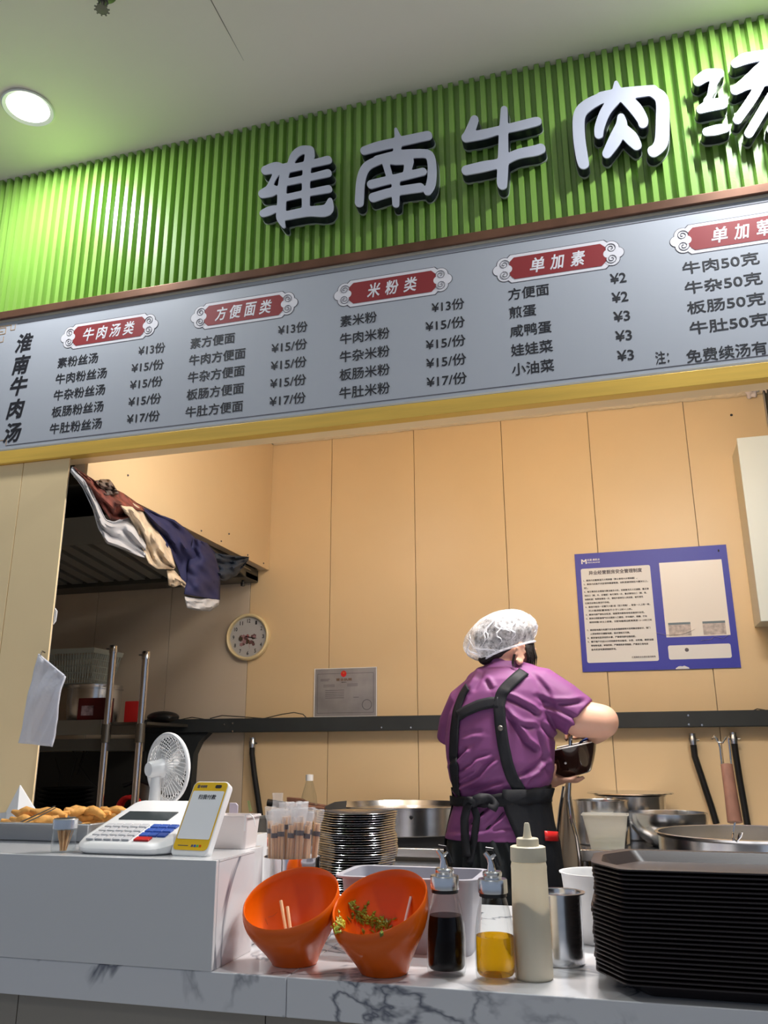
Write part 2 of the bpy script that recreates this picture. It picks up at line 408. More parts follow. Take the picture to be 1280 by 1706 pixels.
# fascia wall with its corrugated sheet
wf = ST(P('wall_front', B(-3.4, 2.0, 2.115, 2.17, 2.175, 3.30), CREAM2))
pit = 0.0335; prof = []
x = -3.0
while x < 1.5:
    prof += [(x, 2.112), (x + pit * 0.36, 2.112), (x + pit * 0.47, 2.0935), (x + pit * 0.89, 2.0935)]
    x += pit
cor = MB(); n = len(prof)
cor.add([(a, b, 2.728) for a, b in prof] + [(a, b, 3.294) for a, b in prof], [(i, i + 1, n + i + 1, n + i) for i in range(n - 1)])
P('corrugated_sheet', cor, GREEN, wf, ang=20)
ST(P('trim_1', B(-3.2, 1.6, 2.080, 2.112, 2.703, 2.731), BROWN, bev=0.002))
scr = MB()
ST(P('trim_2', B(-3.2, 1.6, 2.088, 2.120, 2.173, 2.216), GOLD, bev=0.0015))
# pillar wall on the left, panels proud of a backing
wp = ST(P('wall_front_left', B(-3.4, -1.6205, 2.1058, 2.108, ZC + 0.001, 2.172), ALCO))
sx = at(207 / 5.333, 740 + 190 / 5.333, YF).x
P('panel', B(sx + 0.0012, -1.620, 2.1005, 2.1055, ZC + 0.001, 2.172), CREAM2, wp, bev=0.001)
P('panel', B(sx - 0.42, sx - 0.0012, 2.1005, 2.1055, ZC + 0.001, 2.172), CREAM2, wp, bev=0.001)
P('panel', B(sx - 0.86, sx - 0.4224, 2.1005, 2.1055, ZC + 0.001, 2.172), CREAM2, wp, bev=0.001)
# back wall panels
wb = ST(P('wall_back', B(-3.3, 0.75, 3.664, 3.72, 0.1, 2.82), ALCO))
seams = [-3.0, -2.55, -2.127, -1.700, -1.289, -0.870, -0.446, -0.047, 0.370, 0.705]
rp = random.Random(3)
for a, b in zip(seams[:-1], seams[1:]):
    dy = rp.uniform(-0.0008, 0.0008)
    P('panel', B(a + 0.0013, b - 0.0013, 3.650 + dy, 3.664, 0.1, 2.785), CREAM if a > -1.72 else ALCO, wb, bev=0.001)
P('hole', MB().lathe([(0.0, -0.0001), (0.006, 0)], 12).xf(Matrix.Translation((0.565, 3.6485, 2.69)) @ Matrix.Rotation(PI / 2, 4, 'X')), INK, wb)
wl = ST(P('wall_left', B(-1.655, -1.616, 2.175, 3.65, 2.135, 2.80), ALCO))
P('panel', B(-1.616, -1.605, 2.175, 3.648, 2.130, 2.78), CREAM, wl, bev=0.001)
scb = MB()
for y in (2.95, 3.13, 3.40, 3.58): scb.sphere((-1.6045, y, 2.15), 0.004, 8, 6)
scb.sphere((-1.604, 3.2, 2.20), 0.004, 8, 6); scb.sphere((-1.604, 2.4, 2.21), 0.004, 8, 6)
P('screw_heads', scb, GREYINK, wl)
ST(P('wall_alcove_left', B(-3.3, -3.22, 2.165, 3.72, 0.1, 2.82), ALCO))
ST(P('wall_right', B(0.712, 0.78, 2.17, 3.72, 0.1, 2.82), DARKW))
# sealant bead squeezed along the top of the back wall
rs = random.Random(11); fo = MB(); top = []; 
N = 150
for i in range(N + 1):
    x = -1.6 + 2.30 * i / N
    t = max(0, (x + 0.35) / 1.05)
    d = 0.004 + 0.004 * rs.random() + 0.016 * t * (0.4 + 0.6 * abs(math.sin(x * 9) * math.sin(x * 23 + 1))) * rs.uniform(0.7, 1.1)
    top.append([(x, 3.646, 2.783 - d * 0.8), (x, 3.634 - d * 0.3, 2.788 - d), (x, 3.622 - d * 0.4, 2.7995), (x, 3.646, 2.7995)])
fo.loft(top)
ST(P('trim_3', fo, FOAM, ang=60))
fb = MB()
for i in range(26): fb.sphere((0.70 + rs.uniform(-0.07, 0.06), 3.63 + rs.uniform(-0.02, 0.01), 2.79 + rs.uniform(-0.035, 0.012)), rs.uniform(0.006, 0.017), 8, 6)
o = mk('foam_filler', remesh(fb, 0.004, 2), FOAMW); tag(o, 'lump of pinkish white filler foam in the top right corner of the back wall', 'foam')
# ------------------------------------------------------------------ ceiling fittings
def downlight(x, y, label, power):
    t = T('recessed_downlight', label, 'ceiling light', (x, y, 3.295), 'recessed downlights in front of the green fascia')
    P('bezel', MB().lathe([(0.066, 0.0), (0.078, -0.001), (0.082, -0.006), (0.078, -0.009), (0.066, -0.004)], 40, (x, y, 3.2945), close=True), WHITEP, t)
    P('diffuser', MB().lathe([(0.0, -0.0035), (0.067, -0.003)], 40, (x, y, 3.2945)), LAMP, t)
    l = bpy.data.lights.new('downlight_lamp', 'AREA'); l.shape = 'DISK'; l.size = 0.12; l.energy = power; l.color = (0.93, 0.97, 1.0)
    lo = bpy.data.objects.new('downlight_lamp', l); COL.objects.link(lo); lo.location = (0, 0, -0.012); lo.parent = t
downlight(-1.705, 1.816, 'round lit recessed downlight in the ceiling left of the green fascia', 14.5)
downlight(0.57, 1.76, 'round lit recessed downlight in the ceiling beyond the right end of the sign', 23)
p = atz(172, -2, 3.27)
t = T('fire_sprinkler', 'small dull metal fire sprinkler head hanging from the ceiling', 'sprinkler', (p.x, p.y, 3.295))
P('escutcheon', MB().lathe([(0.036, 0.0), (0.034, -0.006), (0.014, -0.012), (0.0, -0.012)], 24, (p.x, p.y, 3.2948)), STEELD, t)
P('body', MB().lathe([(0.010, -0.010), (0.010, -0.026), (0.014, -0.028), (0.014, -0.034), (0.006, -0.036), (0.005, -0.058), (0.0, -0.058)], 14, (p.x, p.y, 3.2948)), STEELD, t)
fr = MB()
for s in (-1, 1): fr.tube([(p.x + s * 0.011, p.y, 3.262), (p.x + s * 0.017, p.y, 3.248), (p.x + s * 0.004, p.y, 3.234)], 0.0022, 8)
P('frame_arms', fr, STEELD, t)
fr = MB().lathe([(0.004, -0.060), (0.016, -0.061), (0.017, -0.063), (0.0, -0.064)], 16, (p.x, p.y, 3.2948))
for i in range(10):
    a = i * PI / 5; fr.box(-0.002, 0.002, 0.014, 0.021, -0.0015, 0.0005); k = len(fr.v) - 8
    for q in range(k, len(fr.v)):
        v = Matrix.Rotation(a, 3, 'Z') @ Vector(fr.v[q]); fr.v[q] = (v.x + p.x, v.y + p.y, v.z + 3.2325)
P('deflector', fr, STEELD, t)

# ------------------------------------------------------------------ the big sign letters
def letter(strokes, org, sc, label, extra=None):
    pad = 14; step = 1.1
    segs = []
    for st in strokes:
        pts = [(org[0] + a / sc, org[1] + b / sc, r / sc) for a, b, r in st]
        # smooth the polyline
        if len(pts) > 2:
            q = [pts[0]]
            for i in range(len(pts) - 1):
                p0 = pts[max(i - 1, 0)]; p1 = pts[i]; p2 = pts[i + 1]; p3 = pts[min(i + 2, len(pts) - 1)]
                for k in range(1, 6):
                    u = k / 5
                    q.append(tuple(0.5 * ((2 * p1[j]) + (-p0[j] + p2[j]) * u + (2 * p0[j] - 5 * p1[j] + 4 * p2[j] - p3[j]) * u * u + (-p0[j] + 3 * p1[j] - 3 * p2[j] + p3[j]) * u ** 3) for j in range(3)))
            pts = q
        segs += list(zip(pts[:-1], pts[1:]))
    xs = [p[0] for s in segs for p in s]; ys = [p[1] for s in segs for p in s]
    x0, x1, y0, y1 = min(xs) - pad, max(xs) + pad, min(ys) - pad, max(ys) + pad
    gx = np.arange(x0, x1, step); gy = np.arange(y0, y1, step); X, Yg = np.meshgrid(gx, gy)
    acc = np.zeros_like(X); kk = 1.3
    F = np.full_like(X, -1e3)
    for (ax, ay, ar), (bx, by, br) in segs:
        dx, dy = bx - ax, by - ay; L = dx * dx + dy * dy + 1e-9
        t = np.clip(((X - ax) * dx + (Yg - ay) * dy) / L, 0, 1)
        d = ar + (br - ar) * t - np.hypot(X - ax - t * dx, Yg - ay - t * dy)
        F = np.maximum(F, d)
    # light blur rounds the joints
    for _ in range(3):
        G = F.copy(); G[1:-1, 1:-1] = (F[1:-1, 1:-1] * 2 + F[:-2, 1:-1] + F[2:, 1:-1] + F[1:-1, :-2] + F[1:-1, 2:]) / 6; F = G
    def contours(level):
        V = F - level; segd = {}
        ny, nx = V.shape; e = {}
        def pt(i, j, k, l):
            a, b = V[i, j], V[k, l]; u = a / (a - b); return (gx[j] + (gx[l] - gx[j]) * u, gy[i] + (gy[k] - gy[i]) * u)
        inside = V > 0
        for i in range(ny - 1):
            for j in range(nx - 1):
                c = [inside[i, j], inside[i, j + 1], inside[i + 1, j + 1], inside[i + 1, j]]
                if all(c) or not any(c): continue
                E4 = [((i, j), (i, j + 1)), ((i, j + 1), (i + 1, j + 1)), ((i + 1, j), (i + 1, j + 1)), ((i, j), (i + 1, j))]
                cr = [q for q, (a, b) in enumerate(E4) if inside[a] != inside[b]]
                if len(cr) == 4: pr = [(0, 3), (1, 2)] if not c[0] else [(0, 1), (2, 3)]
                else: pr = [tuple(cr)]
                for a, b in pr:
                    ka, kb = E4[a], E4[b]
                    segd.setdefault(ka, []).append(kb); segd.setdefault(kb, []).append(ka)
        loops = []; seen = set()
        for s in list(segd):
            if s in seen: continue
            lp = [s]; seen.add(s); cur = s
            while True:
                nxt = [q for q in segd[cur] if q not in seen]
                if not nxt: break
                cur = nxt[0]; seen.add(cur); lp.append(cur)
            if len(lp) > 8: loops.append([pt(*a, *b) for a, b in lp])
        return loops
    def solid(loops, Yfront, Yback, base):
        cu = bpy.data.curves.new('l', 'CURVE'); cu.dimensions = '2D'; cu.fill_mode = 'BOTH'; cu.extrude = (Yback - Yfront) / 2; cu.resolution_u = 1
        for lp in loops:
            m = len(lp); lp = [((lp[i - 1][0] + 2 * lp[i][0] + lp[(i + 1) % m][0]) / 4, (lp[i - 1][1] + 2 * lp[i][1] + lp[(i + 1) % m][1]) / 4) for i in range(m)]
            s = cu.splines.new('POLY'); s.points.add(m - 1); s.use_cyclic_u = True
            for i, (a, b) in enumerate(lp):
                w = at(a, b, YFACE); s.points[i].co = (w.x - base[0], w.z - base[2], 0, 1)
        o = bpy.data.objects.new('l', cu); COL.objects.link(o)
        dg = C.evaluated_depsgraph_get(); me = bpy.data.meshes.new_from_object(o.evaluated_get(dg))
        for v in me.vertices: v.co = (v.co.x, (Yfront + Yback) / 2 - base[1] - v.co.z, v.co.y)
        bpy.data.objects.remove(o); me.update(); me.materials.clear(); me.set_sharp_from_angle(angle=math.radians(35))
        return me
    YFACE = 2.055
    cxp, cyp = (min(xs) + max(xs)) / 2, max(ys)
    b0 = at(cxp, cyp, YFACE); base = (b0.x, 2.065, b0.z)
    t = T('sign_letter', label, 'sign letter', base)
    lv = contours(-1.0)
    mk('face', solid(lv, 2.055, 2.059, base), ACRY, t)
    mk('side', solid(contours(-1.6), 2.0591, 2.090, base), NAVY_SIDE, t)
    mk('back_plate', solid(contours(-2.4), 2.0901, 2.0975, base), LETBACK, t)
c2, s2 = (400, 60), 2.56
letter([[(108, 572, 16), (150, 560, 20), (172, 556, 12)], [(168, 560, 12), (138, 615, 8), (124, 650, 12)], [(96, 672, 16), (130, 660, 22), (150, 655, 14)],
        [(98, 756, 13), (125, 745, 16), (148, 736, 12)],
        [(214, 545, 10), (232, 508, 14), (262, 486, 15), (296, 484, 14)], [(300, 486, 14), (304, 510, 12)],
        [(196, 560, 16), (180, 640, 16), (176, 740, 16), (172, 775, 15), (186, 812, 5)],
        [(294, 500, 14), (282, 600, 14), (280, 740, 14)],
        [(205, 566, 14), (290, 548, 13), (374, 528, 15)], [(205, 622, 12), (290, 604, 12), (374, 584, 14)], [(200, 688, 12), (290, 668, 12), (376, 652, 14)],
        [(196, 766, 16), (290, 748, 18), (368, 742, 22), (384, 700, 8)]], c2, s2, 'large pale raised sign character 淮, first from the left on the green fascia')
letter([[(664, 396, 4), (672, 425, 10), (680, 450, 15)], [(530, 488, 15), (590, 470, 18), (680, 450, 18), (800, 424, 17)], [(675, 440, 13), (668, 500, 13)],
        [(590, 530, 16), (540, 556, 16), (516, 610, 16), (508, 710, 16)], [(585, 528, 16), (680, 505, 16), (770, 500, 16)],
        [(760, 500, 15), (808, 508, 16), (820, 570, 16), (814, 630, 17), (800, 662, 14)],
        [(560, 632, 16), (640, 612, 15), (780, 578, 14)], [(568, 688, 17), (650, 664, 16), (768, 646, 17)],
        [(664, 610, 14), (664, 660, 14), (664, 716, 12)], [(622, 545, 12), (634, 585, 12)], [(722, 532, 16), (712, 580, 13)], [(628, 530, 9), (665, 540, 6), (722, 530, 12)]],
       c2, s2, 'large pale raised sign character 南, second from the left on the green fascia')
letter([[(1000, 355, 15), (985, 395, 17), (968, 430, 17)], [(965, 432, 18), (1040, 418, 18), (1110, 400, 15), (1180, 385, 17), (1256, 366, 17), (1270, 362, 14)],
        [(1127, 312, 12), (1124, 420, 17), (1122, 540, 20), (1118, 620, 20), (1120, 636, 16)],
        [(965, 572, 18), (1040, 556, 20), (1110, 540, 17), (1180, 505, 18), (1260, 488, 20), (1282, 480, 19)]],
       c2, s2, 'large pale raised sign character 牛, third from the left on the green fascia')
c3, s3 = (800, 0), 2.667
letter([[(605, 366, 6), (608, 395, 16), (612, 420, 22)], [(560, 425, 20), (480, 466, 24), (442, 510, 24), (440, 600, 24), (452, 690, 24), (460, 726, 22)],
        [(540, 432, 22), (640, 415, 24), (770, 400, 20)], [(760, 402, 20), (808, 440, 26), (812, 540, 28), (806, 630, 28), (775, 672, 22), (765, 668, 18)],
        [(610, 430, 22), (560, 490, 20), (532, 560, 19), (528, 596, 17)], [(640, 430, 22), (690, 480, 26), (722, 530, 22), (724, 548, 18)],
        [(627, 520, 14), (628, 560, 24), (600, 620, 26), (564, 682, 18)], [(632, 570, 22), (670, 610, 28), (696, 644, 20)]],
       c3, s3, 'large pale raised sign character 肉, fourth from the left on the green fascia')
c4, s4 = (1040, 20), 5.017
letter([[(620, 575, 38), (700, 525, 44), (800, 512, 32)], [(790, 520, 30), (745, 600, 26), (716, 700, 18), (700, 740, 30)], [(640, 812, 30), (720, 780, 44), (820, 762, 42)],
        [(690, 1000, 30), (770, 985, 38), (850, 968, 32)],
        [(930, 430, 30), (1010, 390, 42), (1130, 365, 38), (1300, 340, 40)], [(1300, 360, 40), (1160, 470, 50), (1040, 580, 48), (935, 650, 34)],
        [(930, 650, 34), (1060, 600, 34), (1250, 560, 40), (1400, 545, 46), (1440, 640, 46), (1430, 820, 44), (1380, 980, 40), (1320, 960, 20)],
        [(1150, 590, 30), (1060, 740, 34), (950, 896, 34)], [(1290, 600, 28), (1160, 820, 34), (1046, 1012, 34)], [(1400, 640, 24), (1320, 820, 30), (1230, 980, 32)]],
       c4, s4, 'large pale raised sign character 汤, rightmost, cut off by the edge of the view')

# ------------------------------------------------------------------ the menu board
tb = T('menu_board', 'long silver grey menu board with red headings and black prices under the green fascia', 'menu board', (-0.8, 2.10, 2.216))
P('panel', B(-2.30, 1.50, 2.092, 2.114, 2.2165, 2.7025), BOARD, tb)
P('edge_strip', B(-2.30, 1.50, 2.0885, 2.0925, 2.693, 2.7025).box(-2.30, 1.50, 2.0885, 2.0925, 2.2165, 2.2225), BOARDEDGE, tb)
ln = MB(); YT = 2.0912
def hl(mb, x0, x1, z, w=0.0016): mb.box(x0, x1, YT, YT + 0.0006, z - w / 2, z + w / 2)
def vl(mb, x, z0, z1, w=0.0016): mb.box(x - w / 2, x + w / 2, YT, YT + 0.0006, z0, z1)
hl(ln, -1.88, 1.5, 2.680); hl(ln, -1.862, 1.5, 2.236)
P('border_line', ln, GREYINK, tb)
fr = MB()   # meander at the top left and bottom left corners
zt = 2.680
for (x0, z0, x1, z1) in ((-1.888, zt, -1.888, zt - 0.02), (-1.888, zt - 0.02, -1.905, zt - 0.02), (-1.905, zt - 0.02, -1.905, zt), (-1.905, zt, -1.98, zt), (-1.925, zt - 0.006, -1.925, zt - 0.03), (-1.925, zt - 0.03, -1.95, zt - 0.03),
                         (-1.95, zt - 0.03, -1.95, zt - 0.006), (-1.95, zt - 0.006, -1.925, zt - 0.006), (-1.935, zt - 0.02, -1.98, zt - 0.02), (-1.945, zt - 0.045, -1.945, zt - 0.08), (-1.945, zt - 0.045, -1.975, zt - 0.045),
                         (-1.93, zt - 0.06, -1.975, zt - 0.06), (-1.93, zt - 0.04, -1.93, zt - 0.06), (-1.952, zt - 0.1, -1.952, 2.265)):
    if x0 == x1: vl(fr, x0, min(z0, z1), max(z0, z1), 0.002)
    else: hl(fr, min(x0, x1), max(x0, x1), z0, 0.002)
vl(fr, -1.862, 2.236, 2.256, 0.002); hl(fr, -1.89, -1.862, 2.256, 0.002)
P('meander_corner', fr, GOLDINK, tb)
def rows(names, xn, prices, xp0, z0=2.508, dz=0.0583):
    for i, s in enumerate(names):
        P('menu_item_lettering', text_line(MB(), s, xn, xn + 0.0385 * len(s) - 0.001, z0 - dz * i, 0.0375, YT, 0.013), INK, tb, fix=False)
    for i, s in enumerate(prices):
        w = 0.0965 if '/' not in s and '份' in s else (0.116 if '份' in s else 0.043)
        P('price_lettering', text_line(MB(), s, xp0 - w, xp0, z0 + 0.002 - dz * i, 0.0365 if '份' in s else 0.031, YT, 0.013), INK, tb, fix=False)
P4 = ['¥13份', '¥15/份', '¥15/份', '¥15/份', '¥17/份']
rows(['素粉丝汤', '牛肉粉丝汤', '牛杂粉丝汤', '板肠粉丝汤', '牛肚粉丝汤'], -1.700, P4, -1.3035)
rows(['素方便面', '牛肉方便面', '牛杂方便面', '板肠方便面', '牛肚方便面'], -1.2155, P4, -0.8225)
rows(['素米粉', '牛肉米粉', '牛杂米粉', '板肠米粉', '牛肚米粉'], -0.719, P4, -0.343)
rows(['方便面', '煎蛋', '咸鸭蛋', '娃娃菜', '小油菜'], -0.2175, ['¥2', '¥2', '¥3', '¥3', '¥3'], 0.105, 2.5155)
rows(['牛肉50克', '牛杂50克', '板肠50克', '牛肚50克'], 0.250, [], 0.66, 2.517, 0.0598)
P('note_lettering', text_line(MB(), '注：', 0.158, 0.192, 2.265, 0.037, YT, 0.012), INK, tb, fix=False)
P('note_lettering', text_line(MB(), '免费续汤有惠', 0.234, 0.468, 2.258, 0.038, YT, 0.012), INK, tb, fix=False)
for s, z in zip('淮南牛肉汤', (2.604, 2.523, 2.445, 2.363, 2.279)): P('shop_name_lettering', text_line(MB(), s, -1.876, -1.808, z, 0.070, YT, 0.03, 0.18), INK, tb, fix=False)
def plaque(cx, cz, s):
    hw, hh, nt_ = 0.135, 0.036, 0.014
    def out(g):
        a, b = hw + g, hh + g
        return [(cx - a + nt_, cz - b), (cx + a - nt_, cz - b), (cx + a - nt_ * 0.5, cz - b + nt_ * 0.5), (cx + a, cz - b + nt_), (cx + a, cz + b - nt_), (cx + a - nt_ * .5, cz + b - nt_ * .5), (cx + a - nt_, cz + b), (cx - a + nt_, cz + b), (cx - a + nt_ * .5, cz + b - nt_ * .5), (cx - a, cz + b - nt_), (cx - a, cz - b + nt_), (cx - a + nt_ * .5, cz - b + nt_ * .5)]
    lay = MB().prism(out(0.0105), 2.0916, 2.0919); q = P('heading_plaque', lay, GREYINK, tb)
    m1 = MB().prism(out(0.0085), 2.0913, 2.0916)
    def circ(m, x, z, r, y0, y1, n=20): return m.prism([(x + r * math.cos(2 * PI * i / n), z + r * math.sin(2 * PI * i / n)) for i in range(n)], y0, y1)
    for s_ in (-1, 1):
        circ(m1, cx + s_ * (hw + 0.004), cz, 0.013, 2.0905, 2.0912)
        for (dx, dz_, r, yo) in ((0.013, 0.017, 0.021, 0.0), (0.013, -0.017, 0.021, 0.00008), (0.030, 0.0, 0.016, 0.00016)):
            circ(lay2 := MB(), cx + s_ * (hw + dx), cz + dz_, r + 0.0018, 2.0914 + yo, 2.0918 + yo)
            P('cloud_outline', lay2, GREYINK, q); circ(m1, cx + s_ * (hw + dx), cz + dz_, r, 2.0909 - yo, 2.0913 - yo)
    P('plaque_border', m1, PALEINK, q)
    P('plaque_field', MB().prism(out(-0.001), 2.0906, 2.0909), PLAQUE, q)
    for s_ in (-1, 1):
        for dz_ in (0.0165, -0.0165):
            x0, z0 = cx + s_ * (hw + 0.013), cz + dz_
            pts = []
            for k in range(26):
                a = k / 25 * 3.6 * PI; r = 0.0025 + 0.013 * (1 - k / 25)
                pts.append((x0 + s_ * r * math.cos(a) * -1, 2.0903, z0 + (1 if dz_ > 0 else -1) * r * math.sin(a)))
            P('cloud_curl', MB().tube(pts, 0.0008, 4), GREYINK, q)
    tx = MB(); n = len(s); pitch = 0.050 if n == 4 else 0.056
    for i, ch in enumerate(s):
        x = cx + (i - (n - 1) / 2) * pitch
        text_line(tx, ch, x - 0.021, x + 0.021, cz, 0.048, 2.0903, 0.022, 0.2)
    P('heading_lettering', tx, PALEINK, q, fix=False)
for cx, s in ((-1.517, '牛肉汤类'), (-1.038, '方便面类'), (-0.558, '米粉类'), (-0.076, '单加素'), (0.408, '单加荤')): plaque(cx, 2.597 if cx < 0.3 else 2.602, s)

# ------------------------------------------------------------------ serving counter
cb = T('serving_counter', 'white marble topped serving counter along the stall front', 'counter', (-0.6, 1.8, 0))
P('marble_slab', B(-2.60, -0.6115, 1.530, 2.345, 0.826, 0.89), MARBLE, cb, bev=0.002)
P('marble_slab', B(-0.6105, 1.60, 1.530, 2.345, 0.826, 0.89), MARBLE, cb, bev=0.002)
xs_ = [-2.6, -1.78, atz(92 / 1.0, 1700, 0.80).x * 0 + at(30, 1690, 1.56).x, -0.66, 0.10, 0.86, 1.6]
for a, b in zip(xs_[:-1], xs_[1:]): P('front_panel', B(a + 0.0012, b - 0.0012, 1.556, 1.58, 0.0, 0.8255), LOWER, cb)
P('carcass', B(-2.58, 1.58, 1.5805, 2.33, 0.0, 0.8255), LOWER, cb)
bx = T('counter_riser', 'white glossy laminate riser box raised on the left of the counter', 'riser box', (-1.5, 1.6, ZC))
P('front_board', B(-2.60, -0.757, 1.5265, 1.538, ZC + 0.0006, ZB), WHITEBOX, bx, bev=0.0012)
P('side_board', B(-0.769, -0.757, 1.5385, 1.700, ZC + 0.0006, ZB - 0.004), MARBLE, bx)
P('top_board', B(-2.60, -0.7565, 1.5385, 1.702, ZB - 0.0035, ZB + 0.0002), WHITEBOX, bx)
bx2 = T('counter_riser', 'white laminate riser block behind the front riser, under the steel tray and fan', 'riser box', (-1.5, 1.9, ZC))
P('front_block', B(-2.60, -0.776, 1.7045, 1.788, ZC + 0.0006, ZB), WHITEBOX, bx2, bev=0.0015)
P('rear_block', B(-2.60, -0.895, 1.7885, 2.085, ZC + 0.0006, ZB), WHITEBOX, bx2, bev=0.0015)
# ------------------------------------------------------------------ things on the counter
def V3(*a): return Vector(a)
# slanted orange waste bowls
def orange_bowl(cx, cy, label, rimc, rr, tilt_dir, hb=0.0):
    """round foot, flared body cut by a tilted rim plane"""
    t = T('slanted_bowl', label, 'bowl', (cx, cy, ZC + 0.0005), 'orange slant rimmed waste bowls on the counter')
    n = 64; zf = ZC + 0.0006
    rim = []; nrm = Vector(tilt_dir).normalized()
    u = nrm.cross(Vector((0, 1, 0))).normalized() * -1; w = nrm.cross(u).normalized()
    for i in range(n):
        a = 2 * PI * i / n
        rim.append(Vector(rimc) + u * (rr * math.cos(a)) + w * (rr * math.sin(a)))
    def ang(p): return math.atan2(p.y - cy, p.x - cx)
    rings = []
    foot = 0.044
    prof = [(0.0, foot * 0.96), (0.003, foot)]
    # outer: blend from the foot circle to the rim ellipse with a full belly
    def level(s, off=0.0):
        out = []
        for i in range(n):
            p = rim[i]; a = 2 * PI * i / n
            f = Vector((cx + foot * math.cos(a) * (1 if u.x > 0 else -1), cy + foot * math.sin(a) * (1 if w.y > 0 else -1), zf + 0.003))
            q = f.lerp(p, s)
            bulge = math.sin(PI * s) * (0.001 + 0.019 * s)
            d = Vector((q.x - cx, q.y - cy, 0)); L = d.length
            if L > 1e-6: d /= L
            q = q + d * (bulge - off)
            out.append(q)
        return out
    foot_r = [[Vector((cx + r * math.cos(2 * PI * i / n) * (1 if u.x > 0 else -1), cy + r * math.sin(2 * PI * i / n) * (1 if w.y > 0 else -1), zf + z)) for i in range(n)] for z, r in prof]
    outer = foot_r + [level(k / 12) for k in range(1, 13)]
    inner = [[p + (Vector((cx, cy, p.z)) - p).normalized() * 0.0042 + nrm * 0.0 for p in level(k / 12)] for k in range(12, 0, -1)]
    lip = [[p + (Vector((cx, cy, p.z)) - p).normalized() * 0.002 + nrm * 0.0022 for p in rim]]
    inner.append([Vector((cx + foot * 0.8 * math.cos(2 * PI * i / n) * (1 if u.x > 0 else -1), cy + foot * 0.8 * math.sin(2 * PI * i / n) * (1 if w.y > 0 else -1), zf + 0.014)) for i in range(n)])
    mbw = MB().loft(outer + lip + inner); P('bowl_shell', mbw, ORANGE, t, ang=50)
    return t, nrm, u, BVHTree.FromPolygons([Vector(p) for p in mbw.v], mbw.f)
b1, n1, u1, w1 = orange_bowl(-0.635, 1.628, 'orange slanted bowl beside the white riser, holding discarded sticks', (-0.643, 1.622, 1.0045), 0.0940, (-0.06, -0.46, 0.88))
b2, n2, u2, w2 = orange_bowl(-0.452, 1.604, 'orange slanted bowl next to the soy sauce bottle, holding scraps of greens', (-0.4585, 1.598, 1.009), 0.091, (-0.14, -0.46, 0.87))
def stick(a, b, r, mat, name, label, cat, grp=None, n=8):
    t = P(name, MB().tube([a, b], r, n), mat, None, base=Vector(a)); return tag(t, label, cat, grp)
p0, p1 = at(482, 1546, 1.60), at(468, 1501, 1.645)
stick(p0 - V3(0, .0, .03), p1, 0.0035, DARKWOOD if False else WOOD, 'wooden_stick', 'taller of two used wooden sticks in the left orange bowl', 'stick', 'used sticks in the left orange bowl')
p0, p1 = at(488, 1545, 1.60), at(479, 1511, 1.64)
stick(p0 - V3(0, 0, .03), p1, 0.0033, WOOD, 'wooden_stick', 'shorter of two used wooden sticks in the left orange bowl', 'stick', 'used sticks in the left orange bowl')
wr = MB(); a = at(430, 1520, 1.66)
wr.tube([at(428, 1545, 1.63), at(431, 1522, 1.655), at(440, 1526, 1.66), at(446, 1540, 1.645)], [0.001, 0.0012, 0.0012, 0.001], 6)
wr.tube([at(447, 1528, 1.66), at(455, 1526, 1.665), at(462, 1520, 1.67)], [0.0008, 0.001, 0.0008], 6)
tag(P('plastic_wrapper', wr, FILM, None, base=Vector(at(436, 1540, 1.64))), 'crumpled clear plastic wrapper inside the left orange bowl', 'wrapper')
stick(at(674, 1534, 1.645) - V3(0, 0, .006), at(685, 1494, 1.665), 0.0026, WHITEP, 'toothpick_sleeve', 'white paper toothpick sleeve leaning inside the right orange bowl', 'sleeve')
def scraps(cx, cy, spread, n, mat, label, seed, Y0):
    r = random.Random(seed); mb = MB()
    for i in range(n):
        px, py = cx + r.gauss(0, spread[0]), cy + r.gauss(0, spread[1])
        h = w2.ray_cast(O, ray(px, py).normalized())
        if h[0] is None: continue
        hn = h[1] if h[1].dot(O - h[0]) > 0 else -h[1]
        c = h[0] + hn * r.uniform(0.0005, 0.004); a = r.uniform(0, PI); b = r.uniform(-0.8, 0.8); L = r.uniform(0.004, 0.010); w_ = r.uniform(0.002, 0.0045)
        d = Vector((math.cos(a) * math.cos(b), math.sin(b) * 0.5, math.sin(a))) * L; e = d.cross(Vector((0, 1, 0.3))).normalized() * w_
        k = hn * 0.0016; d = d - hn * d.dot(hn) * 0.85; e = d.cross(hn).normalized() * w_
        mb.add([c - d, c - e * 0.8 + k, c + d, c + e + k, c + k * 2.5, c - k], [(0, 1, 4), (1, 2, 4), (2, 3, 4), (3, 0, 4), (1, 0, 5), (2, 1, 5), (3, 2, 5), (0, 3, 5)])
    o = P('food_scraps', mb, mat, None, base=Vector(at(cx, cy + 8, Y0)), ang=20)
    o['kind'] = 'stuff'; return tag(o, label, 'food scraps')
scraps(565, 1540, (4, 8), 46, LEAFY, 'yellow green leaf scraps at the left of the right orange bowl', 5, 1.592)
scraps(603, 1528, (11, 9), 46, LEAF, 'dark pickled greens in the middle of the right orange bowl', 6, 1.640)
scraps(633, 1540, (8, 6), 46, LEAF, 'dark pickled greens low on the right side of the right orange bowl', 8, 1.630)
scraps(586, 1506, (3, 3), 14, LEAF, 'small tuft of pickled greens high on the wall of the right orange bowl', 9, 1.665)

